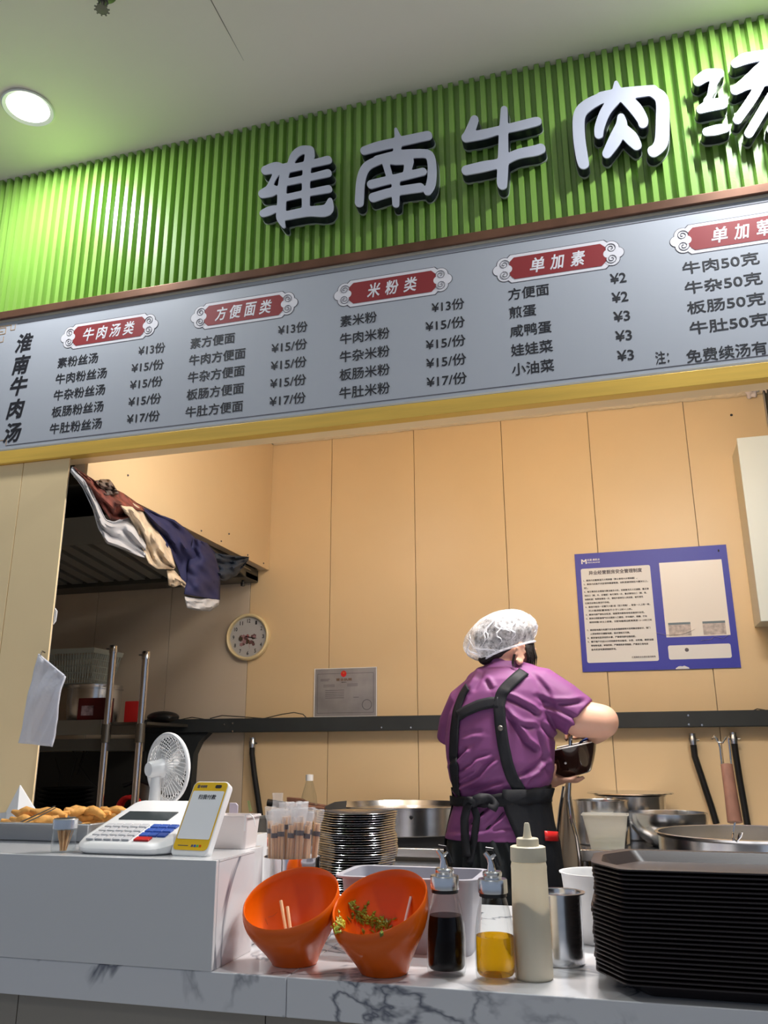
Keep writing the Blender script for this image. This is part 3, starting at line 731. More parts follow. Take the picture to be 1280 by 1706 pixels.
# glass cruets
def cruet(cx, cy, liquid, lh, label, lmat_label, s=1.0):
    t = T('glass_cruet', label, 'bottle', (cx, cy, ZC + 0.0005), 'glass cruets with steel pourers on the counter')
    c = (cx, cy, ZC + 0.0006)
    out = [(0.0, 0.001), (0.030, 0.0), (0.034, 0.003), (0.0355, 0.010), (0.0355, 0.060), (0.034, 0.082), (0.029, 0.110), (0.0235, 0.130), (0.022, 0.133)]
    inn = [(0.020, 0.136), (0.0215, 0.129), (0.027, 0.109), (0.032, 0.081), (0.0335, 0.060), (0.0335, 0.014), (0.031, 0.009), (0.0, 0.008)]
    P('glass_body', MB().lathe([(r * s, z) for r, z in out], 48, c), GLASS, t)
    def rad(z):
        pr = [(0.0, 0.031), (0.014, 0.0333), (0.060, 0.0333), (0.081, 0.0318), (0.109, 0.0268), (0.129, 0.0213)]
        for (z0, r0), (z1, r1) in zip(pr[:-1], pr[1:]):
            if z <= z1: return r0 + (r1 - r0) * (z - z0) / (z1 - z0)
        return pr[-1][1]
    lp = [(0.0, 0.0085), (0.030, 0.009), (0.0333, 0.014)] + [(rad(z), z) for z in np.linspace(0.02, lh, 8)] + [(0.0, lh)]
    P('liquid', MB().lathe([(r * s, float(z)) for r, z in lp], 48, c), liquid, t)
    P('black_gasket', MB().lathe([(0.0, 0.1335), (0.0245, 0.1335), (0.0245, 0.1395), (0.0, 0.1395)], 40, c), BLACKP, t)
    P('steel_collar', MB().lathe([(0.0, 0.1396), (0.0262, 0.1396), (0.0265, 0.141), (0.0262, 0.161), (0.0250, 0.1628), (0.0, 0.1628)], 40, c), STEEL, t)
    P('cap_top', MB().lathe([(0.0, 0.163), (0.0165, 0.163), (0.0165, 0.1665), (0.0175, 0.168), (0.0175, 0.173), (0.0155, 0.1755), (0.0, 0.176)], 36, c), STEEL, t)
    sp = MB(); x, y, z = c
    sp.tube([(x - 0.001, y, z + 0.1755), (x - 0.002, y, z + 0.188), (x - 0.005, y, z + 0.197), (x - 0.012, y - 0.002, z + 0.206)], [0.0085, 0.0055, 0.0048, 0.0042], 14)
    sp.tube([(x - 0.004, y, z + 0.195), (x + 0.008, y, z + 0.203)], [0.004, 0.003], 10)
    pr = P('pourer', sp, CHROME, t)
    fl_ = MB(); fl_.tube([(x + 0.009, y, z + 0.190), (x + 0.008, y, z + 0.203), (x + 0.003, y, z + 0.212), (x - 0.010, y - 0.001, z + 0.213)], [0.002, 0.0022, 0.0022, 0.003], 8)
    fl_.tube([(x + 0.008, y, z + 0.203), (x + 0.014, y, z + 0.184)], [0.002, 0.0035], 8)
    P('pourer_flap', fl_, BLACKP, pr)
    return t
cruet(-0.341, 1.625, SOY, 0.096, 'glass cruet almost half full of black soy sauce', '')
cruet(-0.249, 1.605, OIL, 0.070, 'glass cruet half full of clear yellow oil', '')
# squeeze bottle
cx, cy = -0.186, 1.632; c = (cx, cy, ZC + 0.0006)
t = T('squeeze_bottle', 'tall milky squeeze bottle of pale sauce right of the oil cruet', 'bottle', (cx, cy, ZC + 0.0005))
P('bottle_body', MB().lathe([(0.0, 0.002), (0.031, 0.0), (0.0335, 0.004), (0.0335, 0.100), (0.0325, 0.150), (0.0320, 0.176), (0.0325, 0.182), (0.0310, 0.189), (0.026, 0.190), (0.0, 0.190)], 44, c), SQB, t)
sq = MB(); N = 44; rings = []
for z in (0.004, 0.05, 0.09):
    rings.append([Vector((cx + 0.0322 * math.cos(2 * PI * i / N), cy + 0.0322 * math.sin(2 * PI * i / N), ZC + z)) for i in range(N)])
rings.append([Vector((cx + 0.0318 * math.cos(2 * PI * i / N), cy + 0.0318 * math.sin(2 * PI * i / N), ZC + 0.118 + 0.006 * math.sin(3 * 2 * PI * i / N + 1) - 0.007 * math.cos(2 * PI * i / N))) for i in range(N)])
P('sauce', sq.loft(rings), SQL, t)
P('screw_cap', MB().lathe([(0.0, 0.1905), (0.0318, 0.1905), (0.0325, 0.193), (0.0318, 0.215), (0.029, 0.2165), (0.0205, 0.2168), (0.0200, 0.2285), (0.0185, 0.230), (0.009, 0.2302), (0.0075, 0.234), (0.0048, 0.254), (0.0036, 0.256), (0.0, 0.256)], 40, c), PM('cream_bottle_cap', (0.74, 0.66, 0.50), 0.45), t)
# steel cup
def vessel(name, label, cat, cx, cy, z0, r0, r1, h, lip=0.004, mat=STEEL, th=0.0012, grp=None, belly=0.0, n=48, parts=None):
    t = T(name, label, cat, (cx, cy, z0), grp)
    prof = [(0.0, 0.0)]
    K = 8
    for k in range(K + 1):
        u = k / K; prof.append((r0 + (r1 - r0) * u + belly * math.sin(PI * u * 0.9), (0.0 if k == 0 else h * u)))
    prof[1] = (r0 * 0.95, 0.0)
    prof.insert(2, (r0 + belly * 0.1, h * 0.03))
    prof += [(r1 + lip, h), (r1 + lip, h + 0.002), (r1, h + 0.002)]
    for k in range(K, 0, -1):
        u = k / K; prof.append((r0 + (r1 - r0) * u + belly * math.sin(PI * u * 0.9) - th, h * u))
    prof += [(r0 * 0.9, th * 1.5), (0.0, th * 1.5)]
    P(parts or 'vessel_wall', MB().lathe(prof, n, (cx, cy, z0 + 0.0004)), mat, t)
    return t
vessel('steel_canister', 'brushed steel canister with rolled rim behind the squeeze bottle', 'canister', -0.146, 1.755, ZC, 0.042, 0.0425, 0.122, lip=0.008)
vessel('white_tub', 'round white ridged plastic tub between the steel canister and the black trays', 'tub', -0.080, 1.975, ZC, 0.062, 0.076, 0.132, lip=0.004, mat=WHITEP, n=60)
# grey bin
def bin_box(name, label, cat, x0, x1, y0, y1, z0, h, mat, taper=0.012, rim=0.010, th=0.003, rr=0.022, grp=None):
    t = T(name, label, cat, ((x0 + x1) / 2, (y0 + y1) / 2, z0), grp)
    def ring(e, z, r):
        pts = []; X0, X1, Y0, Y1 = x0 - e, x1 + e, y0 - e, y1 + e
        for (qx, qy, a0) in ((X1 - r, Y1 - r, 0), (X0 + r, Y1 - r, PI / 2), (X0 + r, Y0 + r, PI), (X1 - r, Y0 + r, 1.5 * PI)):
            for k in range(6): a = a0 + k * PI / 10; pts.append(Vector((qx + r * math.cos(a), qy + r * math.sin(a), z)))
        return pts
    z0 += 0.0004
    P('bin_wall', MB().loft([ring(-taper, z0, rr), ring(0, z0 + h - 0.004, rr), ring(rim, z0 + h - 0.004, rr + rim), ring(rim, z0 + h, rr + rim), ring(-0.001, z0 + h, rr), ring(-th - taper, z0 + th, rr)]), mat, t)
    return t
bin_box('grey_bin', 'open rectangular grey plastic bin behind the orange bowl and cruets', 'bin', -0.586, -0.312, 1.745, 1.905, ZC, 0.140, GREYP, taper=0.010, rim=0.014)
# black tray stack
def tray_mesh():
    mb = MB(); x0, x1, y0, y1 = -0.062, 0.390, 1.545, 1.835
    def ring(e, z, c=0.052):
        a, b, d, f = x0 - e, x1 + e, y0 - e, y1 + e; q = c
        P8 = [(a + q, d), (b - q, d), (b, d + q * 1.7), (b, f - q * 1.7), (b - q, f), (a + q, f), (a, f - q * 1.7), (a, d + q * 1.7)]
        out = []
        for i in range(8):
            p = Vector(P8[i]); pr = Vector(P8[i - 1]); nx = Vector(P8[(i + 1) % 8])
            e1 = (pr - p).normalized() * 0.012; e2 = (nx - p).normalized() * 0.012
            for u in (0, 0.25, 0.5, 0.75, 1):
                s = (p + e1) * (1 - u) ** 2 + p * 2 * u * (1 - u) + (p + e2) * u * u; out.append(Vector((s.x, s.y, z)))
        return out
    mb.loft([ring(-0.022, 0.0), ring(-0.006, 0.018), ring(0.010, 0.0205), ring(0.0135, 0.0205), ring(0.0135, 0.0228), ring(0.010, 0.0235), ring(-0.004, 0.0225), ring(-0.020, 0.0045, 0.050), ring(-0.021, 0.0045, 0.050)])
    return mb
tb_ = Vector((0.16, 1.69, 0.0))
tr0 = P('serving_tray', tray_mesh(), TRAYM, None, base=tb_, ang=30)
tr1m = tr0.data.copy(); tr1m.materials.clear(); tr1m.materials.append(TRAYB)
NT = 25; PT = 0.0071
rq = random.Random(5)
for k in range(NT):
    o = tr0 if k == 0 else tr0.copy()
    if k: COL.objects.link(o)
    low = k < 16
    if low: o.data = tr1m
    o.location = (tb_.x + (-0.0 if low else 0.002) + rq.uniform(-0.0015, 0.0015) + (-0.004 if low else 0.0), tb_.y + rq.uniform(-0.001, 0.001), ZC + 0.0008 + PT * k)
    g = 'black serving trays stacked at the right of the counter'
    if k == NT - 1: lab = 'topmost black octagonal tray of the stack, its empty inside visible'
    elif k == 0: lab = 'bottom black tray resting directly on the marble counter'
    elif k == 15: lab = 'black tray sticking out slightly at the step of the tray stack'
    elif low: lab = 'brownish black tray, %s from the bottom of the tray stack' % nth(k + 1)
    else: lab = 'black tray, %s from the top of the tray stack' % nth(NT - k)
    if not low and k != NT - 1: g2 = 'upper black trays of the stack'
    elif low and k not in (0, 15): g2 = 'lower black trays of the stack'
    else: g2 = None
    o['label'] = lab; o['category'] = 'tray'
    if g2: o['group'] = g2

# chopstick holder and wrapped chopsticks
hx, hy = -0.737, 1.862
t = vessel('chopstick_holder', 'polished steel cylinder holding wrapped chopsticks, behind the left orange bowl', 'holder', hx, hy, ZC, 0.0625, 0.0625, 0.158, lip=0.0015, mat=CHROME)
CHB = PM('dark_printed_band', (0.03, 0.02, 0.03), 0.5)
def chop_proto():
    t = T('chopstick_pair', '', 'chopsticks', (0, 0, 0), 'wrapped chopsticks in the steel cylinder')
    for s in (-1, 1):
        P('chopstick', MB().tube([(s * 0.0034, 0, 0.0), (s * 0.0034, 0, 0.222)], [0.0026, 0.0034], 8), WOOD, t)
    w = MB(); rg = []
    for z, a, b in ((-0.004, 0.006, 0.002), (0.0, 0.0085, 0.0045), (0.224, 0.0095, 0.0052), (0.232, 0.0135, 0.0030), (0.252, 0.0150, 0.0012)):
        rg.append([Vector((a * math.cos(2 * PI * i / 12), b * math.sin(2 * PI * i / 12), z + (0.002 * math.sin(i * 2.1) if z > 0.224 else 0))) for i in range(12)])
    P('clear_wrapper', w.loft(rg), WRAP, t)
    P('printed_band', MB().loft([[Vector((0.0088 * math.cos(2 * PI * i / 14), 0.0050 * math.sin(2 * PI * i / 14), z)) for i in range(14)] for z in (0.196, 0.206)]), CHB, t)
    for o in t.children:
        if '_b' in o: pass
    return t
cp = chop_proto(); rc = random.Random(21)
spots = []
for k in range(19):
    if k < 11: a = PI + (k + 0.5) / 11 * PI; r = 0.046
    else: a = rc.uniform(0, 2 * PI); r = rc.uniform(0.008, 0.034)
    spots.append((r * math.cos(a), r * math.sin(a)))
for k, (dx, dy) in enumerate(spots):
    o = cp if k == 0 else copy_tree(cp)
    o.location = (hx + dx * 0.9, hy + dy * 0.9, ZC + 0.010 + (0.012 if k >= 11 else rc.uniform(-0.006, 0.004)))
    o.rotation_euler = (rc.uniform(-0.05, 0.03), rc.uniform(-0.02, 0.04) + dx * 0.9, rc.uniform(-0.5, 0.5))
    o['label'] = 'pair of wrapped wooden chopsticks, %s from the left in the front row of the cylinder' % nth(k + 1) if k < 11 else 'pair of wooden chopsticks in a clear wrapper, behind the front row in the cylinder'
    o['group'] = 'front row of wrapped chopsticks' if k < 11 else 'back rows of wrapped chopsticks'
fi = MB(); c = at(483, 1358, 1.84)
rg = []
for i in range(7):
    z = -0.035 + i * 0.012
    rg.append([Vector((c.x - 0.03 + 0.013 * math.cos(2 * PI * k / 10) + 0.002 * math.sin(i * 2 + k), c.y + 0.006 * math.sin(2 * PI * k / 10), c.z + 0.01 + z)) for k in range(10)])
fi.loft(rg); o = P('empty_wrapper', fi, WRAP, None, base=Vector((c.x - 0.03, c.y, c.z - 0.03)))
tag(o, 'loose clear wrapper sticking up above the chopsticks', 'wrapper')

# plate stack
pm = MB().lathe([(0.0, 0.0), (0.060, 0.0), (0.066, 0.003), (0.098, 0.010), (0.1035, 0.0112), (0.1045, 0.0122), (0.1035, 0.0132), (0.097, 0.0122), (0.064, 0.0052), (0.0, 0.0032)], 48)
pl0 = P('steel_plate', pm, PM('shiny_steel_plate', (0.50, 0.50, 0.51), 0.12, metal=1.0), None, base=Vector((0, 0, 0)), ang=50)
rq = random.Random(9); NP = 40
for k in range(NP):
    o = pl0 if k == 0 else pl0.copy()
    if k: COL.objects.link(o)
    o.location = (-0.692 + 0.004 * math.sin(k * 0.33) + rq.uniform(-0.002, 0.002) - (0.004 if k < 20 else 0), 2.20 + rq.uniform(-0.002, 0.002), ZC + 0.001 + 0.00565 * k)
    o.rotation_euler = (rq.uniform(-0.004, 0.004), rq.uniform(-0.004, 0.004), rq.uniform(0, 6))
    tag(o, 'topmost steel plate of the tall stack beside the chopsticks' if k == NP - 1 else 'steel plate, %s from the top of the tall stack beside the chopsticks' % nth(NP - k), 'plate', 'steel plates in the tall stack')

# ---------------- on the riser
# toothpick jar
cx, cy = -1.130, 1.578; c = (cx, cy, ZB + 0.0006)
t = T('toothpick_jar', 'small clear jar of toothpicks with a steel cap, at the edge of the riser', 'jar', (cx, cy, ZB + 0.0005))
P('jar_body', MB().lathe([(0.0, 0.0), (0.0235, 0.0), (0.0245, 0.003), (0.0245, 0.044), (0.023, 0.045), (0.0, 0.045)], 32, c), GLASS, t)
P('steel_cap', MB().lathe([(0.0, 0.0455), (0.0250, 0.0455), (0.0252, 0.063), (0.0235, 0.065), (0.0, 0.065)], 32, c), STEEL, t)
tp = MB()
for i in range(46):
    a = rc.uniform(0, 2 * PI); r0_ = rc.uniform(0, 0.007); r1_ = r0_ + rc.uniform(0.003, 0.011)
    tp.tube([(cx + r0_ * math.cos(a), cy + r0_ * math.sin(a), ZB + 0.003), (cx + r1_ * math.cos(a), cy + r1_ * math.sin(a), ZB + 0.042)], 0.0009, 5)
q = P('toothpicks', tp, WOOD, t); q['kind'] = 'stuff'
# receipt terminal / keypad scale
t = T('cash_terminal', 'white keypad terminal with grey and blue keys lying on the riser', 'terminal', (-1.0, 1.63, ZB))
z0 = ZB + 0.0008
def prof_loft(xs_prof, x0, x1, rr, mat, name, parent, seg=1):
    """side profile in Y,Z swept along X with rounded plan corners"""
    pass
body = MB()
# plan outline, front rounded; heights rise toward the back
def plan(z, e):
    pts = []; xa, xb, ya, yb = -1.098 + e, -0.885 - e, 1.556 + e, 1.80 - e; r = 0.045
    for (qx, qy, a0, rr) in ((xb - 0.02, yb - 0.02, 0, 0.02), (xa + 0.02, yb - 0.02, PI / 2, 0.02), (xa + r, ya + r, PI, r), (xb - r, ya + r, 1.5 * PI, r)):
        for k in range(7): a = a0 + k * PI / 12; pts.append((qx + rr * math.cos(a), qy + rr * math.sin(a)))
    return [Vector((x, y, z(y))) for x, y in pts]
top = lambda y: ZB + 0.018 + (y - 1.556) * 0.30
mid = lambda y: ZB + 0.012 + (y - 1.556) * 0.24
body.loft([plan(lambda y: z0, 0.006), plan(lambda y: z0 + 0.004, 0.0), plan(mid, -0.002), plan(top, 0.004), plan(lambda y: top(y) + 0.002, 0.012)])
P('casing', body, WHITEP, t, ang=45)
km = MB(); kb = MB(); kr = MB(); kk = MB()
def key(x, y, w, d, mat, nm='key'):
    zt_ = top(y) + 0.002; sl_ = 0.30
    mb = MB().box(-w / 2, w / 2, -d / 2, d / 2, 0, 0.004); M = Matrix.Translation((x, y, zt_)) @ Matrix.Rotation(math.atan(sl_), 4, 'X'); mb.xf(M)
    P(nm, mb, mat, t, bev=0.0008)
GK = PM('pale_grey_key', (0.55, 0.55, 0.57), 0.5)
for i in range(5):
    for j in range(4):
        key(-1.066 + i * 0.0205, 1.580 + j * 0.021, 0.017, 0.016, GK)
for i in range(3):
    for j in range(4):
        if j == 0: continue
        key(-0.957 + i * 0.0205, 1.580 + j * 0.021, 0.0185, 0.016, BLUE)
key(-0.948, 1.580, 0.034, 0.016, RED, 'red_key')
mb = MB().box(-0.060, 0.060, -0.022, 0.022, 0, 0.002); mb.xf(Matrix.Translation((-1.010, 1.700, top(1.700) + 0.0022)) @ Matrix.Rotation(math.atan(0.30), 4, 'X'))
P('screen', mb, SCREEN, t)
P('red_tab', B(-0.8848, -0.880, 1.60, 1.625, ZB + 0.012, ZB + 0.034), RED, t)
# the second hump of the terminal: tall rounded printer lid
hp = MB(); rg = []
for i in range(9):
    x = -0.975 + i * 0.0108; k = math.sin(PI * (i + 0.5) / 9) ** 0.5 * 0.010
    rg.append([Vector((x, y, ZB + z * (0.9 + k * 8))) for y, z in ((1.640, 0.030), (1.66, 0.048), (1.70, 0.062), (1.76, 0.070), (1.785, 0.064), (1.80, 0.02))])
P('printer_lid', hp.loft(rg), WHITEP, t, ang=50)
# payment stand (the code itself is left out)
t = T('payment_stand', 'white and yellow payment sign with black heading, leaning on the riser edge', 'payment sign', (-0.842, 1.59, ZB))
M = Matrix.Translation((-0.8425, 1.578, ZB + 0.0012)) @ Matrix.Rotation(math.radians(-7), 4, 'Z') @ Matrix.Rotation(math.radians(-20), 4, 'X')
def rrect(x0, x1, z0, z1, r, n=6):
    out = []
    for (qx, qz, a0) in ((x1 - r, z1 - r, 0), (x0 + r, z1 - r, PI / 2), (x0 + r, z0 + r, PI), (x1 - r, z0 + r, 1.5 * PI)):
        for k in range(n + 1): a = a0 + k * PI / 2 / n; out.append((qx + r * math.cos(a), qz + r * math.sin(a)))
    return out
M = Matrix.Translation((-0.8425, 1.572, ZB + 0.0012)) @ Matrix.Rotation(math.radians(-6), 4, 'Z') @ Matrix.Rotation(math.radians(-29), 4, 'X')
P('stand_body', MB().prism(rrect(-0.043, 0.043, 0.0, 0.156, 0.012), 0.0, 0.018).xf(M), WHITEP, t, bev=0.002, base=Vector(t['_b']))
P('yellow_face', MB().prism(rrect(-0.040, 0.040, 0.011, 0.1535, 0.009), -0.0008, -0.0001).xf(M), YELLOW, t)
P('white_field', MB().prism(rrect(-0.0375, 0.0375, 0.033, 0.134, 0.003), -0.0014, -0.0009).xf(M), WHITEINK, t)
def tline(parent, body, x0, x1, z, h, mat, nm='lettering', bold=0.02, yy=-0.0017):
    return P(nm, text_line(MB(), body, x0, x1, z, h, yy, bold, 0, M), mat, parent, fix=False)
tline(t, '扫我付款', -0.020, 0.022, 0.121, 0.0105, INK, 'heading_lettering', 0.018)
tline(t, '收钱吧', -0.024, -0.008, 0.1440, 0.0060, GREYINK, 'logo_lettering', 0.04, -0.0011)
P('logo_square', MB().prism(rrect(-0.031, -0.0255, 0.1405, 0.1475, 0.001), -0.0012, -0.0009).xf(M), GREYINK, t)
P('logo_oval', MB().prism(rrect(0.012, 0.027, 0.1405, 0.1475, 0.003), -0.0012, -0.0009).xf(M), INK, t)
P('fine_print', MB().prism(rrect(-0.030, -0.006, 0.0192, 0.0205, 0.0005), -0.0012, -0.0009).xf(M), GREYINK, t)
for i, mm in enumerate((GREYINK, BLUE, PM('green_print', (0.05, 0.4, 0.1), 0.4), ORANGE)):
    P('payment_mark', MB().prism(rrect(0.001 + i * 0.0062, 0.0058 + i * 0.0062, 0.0175, 0.0220, 0.001), -0.0012, -0.0009).xf(M), mm, t)
# white storage bin behind the sign
bin_box('white_storage_box', 'open warm white plastic box standing behind the payment sign', 'box', -0.866, -0.782, 1.708, 1.782, ZB, 0.066, PINKW, taper=0.005, rim=0.003, rr=0.008, th=0.002)
q0 = V3(-0.7815, 1.7045, ZB + 0.0665)
st = MB(); st.tube([q0 + V3(-.004, .004, -.03), q0 + V3(-.0005, -.001, .0025), q0 + V3(0.010, -.002, 0.004), q0 + V3(0.019, -.002, -0.004), q0 + V3(0.023, -.002, -0.020)], 0.0022, 8, flat=0.5)
tag(P('plastic_strap', st, WHITEP, None, base=q0 + V3(0, 0, -.03)), 'thin white plastic strap curling over the corner of the storage box', 'strap')
cl = MB(); cl.tube([at(418, 1352, 1.72), at(414, 1334, 1.72)], [0.004, 0.0028], 8, flat=0.4)
tag(P('clothes_peg', cl, PM('olive_green_plastic', (0.30, 0.34, 0.12), 0.4), None, base=Vector(at(418, 1354, 1.72))), 'olive green plastic clip standing in the white storage box', 'clip')
c = at(389, 1345, 1.735)
mb = MB().prism([(c.x - 0.010, c.z - 0.012), (c.x + 0.010, c.z - 0.012), (c.x + 0.010, c.z + 0.004), (c.x + 0.005, c.z + 0.009), (c.x - 0.010, c.z + 0.009)], c.y, c.y + 0.004)
tag(P('pale_tag', mb, PM('lilac_plastic', (0.62, 0.56, 0.66), 0.4), None, base=Vector((c.x, c.y, c.z - 0.012)), bev=0.001), 'pale lilac plastic tag with a hole, upright in the storage box', 'tag')
# paper napkin pad
q = at(178, 1372, 1.72)
tag(P('paper_pad', B(q.x - 0.021, q.x + 0.021, 1.805, 1.835, ZB + 0.0006, at(178, 1350, 1.81).z), PAPER, None, base=Vector((q.x, 1.81, ZB)), bev=0.001), 'small white square paper pad standing behind the keypad terminal', 'paper')
# steel tray with fried dough
t = T('food_tray', 'rectangular steel tray at the far left of the riser, dough sticks inside', 'tray', (-1.45, 1.80, ZB))
def ring4(x0, x1, y0, y1, z): return [Vector((x0, y0, z)), Vector((x1, y0, z)), Vector((x1, y1, z)), Vector((x0, y1, z))]
P('tray_wall', MB().loft([ring4(-1.63, -1.20, 1.76, 2.05, ZB + 0.001), ring4(-1.645, -1.182, 1.735, 2.068, ZB + 0.040), ring4(-1.66, -1.165, 1.72, 2.08, ZB + 0.040), ring4(-1.66, -1.165, 1.72, 2.08, ZB + 0.0425), ring4(-1.643, -1.184, 1.737, 2.066, ZB + 0.0425), ring4(-1.628, -1.202, 1.762, 2.048, ZB + 0.003)]), STEEL, t, bev=0.001)
rd = random.Random(13)
for i in range(16):
    x = -1.50 + 0.26 * i / 15 + rd.uniform(-0.01, 0.01); y = rd.uniform(1.80, 1.98); z = ZB + 0.024 + (i % 3) * 0.014; a = rd.uniform(-0.5, 0.9); L = rd.uniform(0.035, 0.055)
    d = Vector((math.cos(a), math.sin(a), rd.uniform(-0.15, 0.15))) * L; e = Vector((-math.sin(a), math.cos(a), 0)) * 0.008
    c_ = Vector((x, y, z)); mb = MB()
    for s in (-1, 1):
        pts = []; rr_ = []
        for k in range(9):
            u = -1 + k / 4; pts.append(c_ + d * u + e * s * (0.7 + 0.3 * math.cos(u * 6)) + Vector((0, 0, 0.004 * math.cos(u * 5 + s)))); rr_.append(0.0105 * max(0.45, 1 - abs(u) ** 4 * 0.55) * rd.uniform(0.85, 1.15))
        mb.tube(pts, rr_, 8)
    tag(P('dough_stick', mb, DOUGH, None, base=c_ - Vector((0, 0, 0.012)), ang=60), 'golden fried dough stick, %s from the left in the steel tray' % nth(i + 1), 'dough stick', 'fried dough sticks in the steel tray')
tg = MB(); tg.tube([at(30, 1372, 1.78), at(60, 1358, 1.80), at(92, 1343, 1.82)], [0.006, 0.004, 0.003], 8, flat=0.4); tg.tube([at(30, 1376, 1.77), at(62, 1362, 1.79), at(93, 1346, 1.81)], [0.006, 0.004, 0.003], 8, flat=0.4)
tag(P('food_tongs', tg, STEELD, None, base=Vector(at(30, 1378, 1.78))), 'dark metal tongs leaning on the rim of the dough tray', 'tongs')
cn = MB(); A0 = at(33, 1308, 2.03); L0, L1, L2 = at(4, 1364, 2.03), at(28, 1364, 1.99), at(68, 1364, 2.03)
cn.add([A0, L0, L1, L2, A0 + V3(0, .004, 0), L0 + V3(0, .004, 0), L1 + V3(0, .004, 0), L2 + V3(0, .004, 0)], [(0, 1, 2), (0, 2, 3), (4, 6, 5), (4, 7, 6), (0, 4, 5, 1), (1, 5, 6, 2), (2, 6, 7, 3), (3, 7, 4, 0)])
tag(P('folded_paper', cn, PAPER, None, base=Vector(L1), ang=10), 'folded white paper cone propped against the cream pillar behind the dough tray', 'paper')
# red and yellow packets
for i, (px, py, m_, lb) in enumerate(((437, 1408, YELLOW, 'small yellow sauce packet in the gap behind the storage box'), (446, 1404, RED, 'small red sauce packet beside the yellow one, left of the chopsticks'), (441, 1399, ORANGE, 'small orange sauce packet on top of the red and yellow ones'))):
    c_ = at(px, py, 2.12); mb = MB().sphere(c_, (0.014, 0.010, 0.008), 12, 8)
    tag(P('sauce_packet', mb, m_, None, base=c_ - V3(0, 0, 0.008)), lb, 'packet')
z_ = at(440, 1412, 2.12).z
bin_box('packet_box', 'small white box holding sauce packets, behind the riser corner', 'box', -0.915, -0.83, 2.095, 2.15, ZC, z_ - ZC, PINKW, taper=0.002, rim=0.001, rr=0.006, th=0.002)
# fan
fc = Vector(at(281, 1279, 1.90)); ax = Vector((0.42, 0.90, 0.06)).normalized()
t = T('desk_fan', 'small white desk fan with round wire cage, standing behind the keypad terminal', 'fan', (fc.x - 0.05, 1.87, ZB))
u_ = ax.cross(Vector((0, 0, 1))).normalized(); v_ = u_.cross(ax)
def fp(r, a, d): return fc + u_ * (r * math.cos(a)) + v_ * (r * math.sin(a)) + ax * d
R = 0.079
cage = MB(); cage.tube([fp(R, 2 * PI * i / 48, 0.0) for i in range(48)], 0.0048, 8, flat=1.6, closed=True)
P('cage_ring', cage, WHITEP, t)
for side, dd in ((-1, 'rear'), (1, 'front')):
    w_ = MB()
    for k in range(40):
        a = 2 * PI * k / 40; pts = []
        for q in range(7):
            f = q / 6; r = 0.020 + (R - 0.020) * f; d = side * 0.020 * math.cos(f * PI / 2) ** 0.7 if f < 1 else 0
            pts.append(fp(r, a + 0.35 * f * side, d))
        w_.tube(pts, 0.0011, 5)
    w_.tube([fp(0.045, 2 * PI * i / 36, side * 0.016) for i in range(36)], 0.0011, 5, closed=True)
    P('cage_wires', w_, WHITEP, t)['label'] = dd + ' wire grille of the fan'
for k in range(5):
    rg = []
    for q in range(6):
        f = q / 5; r = 0.014 + 0.052 * f; w2 = 0.16 + 0.32 * f; a = 2 * PI * k / 5
        rg.append([fp(r, a - w2, -0.006), fp(r, a, 0.0), fp(r, a + w2, 0.007), fp(r, a, 0.0012)])
    P('fan_blade', MB().loft(rg), PM('pale_grey_blade', (0.55, 0.55, 0.55), 0.4) if k == 0 else bpy.data.materials['pale_grey_blade'], t)
mo = MB(); rg = []
for d, r in ((-0.058, 0.0), (-0.058, 0.016), (-0.052, 0.0195), (-0.030, 0.0205), (-0.016, 0.025), (-0.012, 0.026), (-0.012, 0.0)):
    rg.append([fp(max(r, 0.0002), 2 * PI * i / 24, d) for i in range(24)])
P('motor_housing', mo.loft(rg), WHITEP, t)
mo = MB(); rg = []
for d, r in ((-0.010, 0.012), (0.012, 0.014), (0.022, 0.020), (0.025, 0.0002)): rg.append([fp(r, 2 * PI * i / 20, d) for i in range(20)])
P('hub', mo.loft(rg), WHITEP, t)
hb = fp(0, 0, -0.035)
P('stem', MB().tube([(hb.x + 0.0, hb.y, ZB + 0.012), (hb.x, hb.y, hb.z - 0.018)], [0.0165, 0.0115], 20), WHITEP, t)
P('base', MB().lathe([(0.0, 0.0), (0.040, 0.0), (0.042, 0.004), (0.038, 0.011), (0.018, 0.016), (0.0, 0.016)], 36, (hb.x, hb.y, ZB + 0.0006)), WHITEP, t)
# ------------------------------------------------------------------ on the back wall
YW = 3.6495
# long dark cable tray with end bracket
zb0, zb1 = 1.366, 1.428
t = T('cable_tray', 'long dark grey metal cable tray running across the back wall', 'cable tray', (-0.8, 3.64, 1.37))
P('tray_body', B(-2.19, 0.708, 3.585, 3.6482, zb0, zb1), BEAM, t, bev=0.003)
P('bracket_plate', MB().prism([(-2.188, 1.3655), (-1.86, 1.3655), (-1.905, 1.325), (-1.93, 1.27), (-1.935, 1.0), (-2.188, 1.0)], 3.60, 3.6482), BEAM, t)
for px, py in ((374, 1207), (388, 1205), (388, 1218), (636, 1212), (685, 1212), (1148, 1207), (1170, 1208), (1147, 1192)):
    c_ = at(px, py, 3.5845); P('bolt', MB().lathe([(0.0, 0.0), (0.0045, 0.0), (0.004, 0.003), (0.0, 0.0035)], 10).xf(Matrix.Translation(c_) @ Matrix.Rotation(PI / 2, 4, 'X')), STEEL, t)
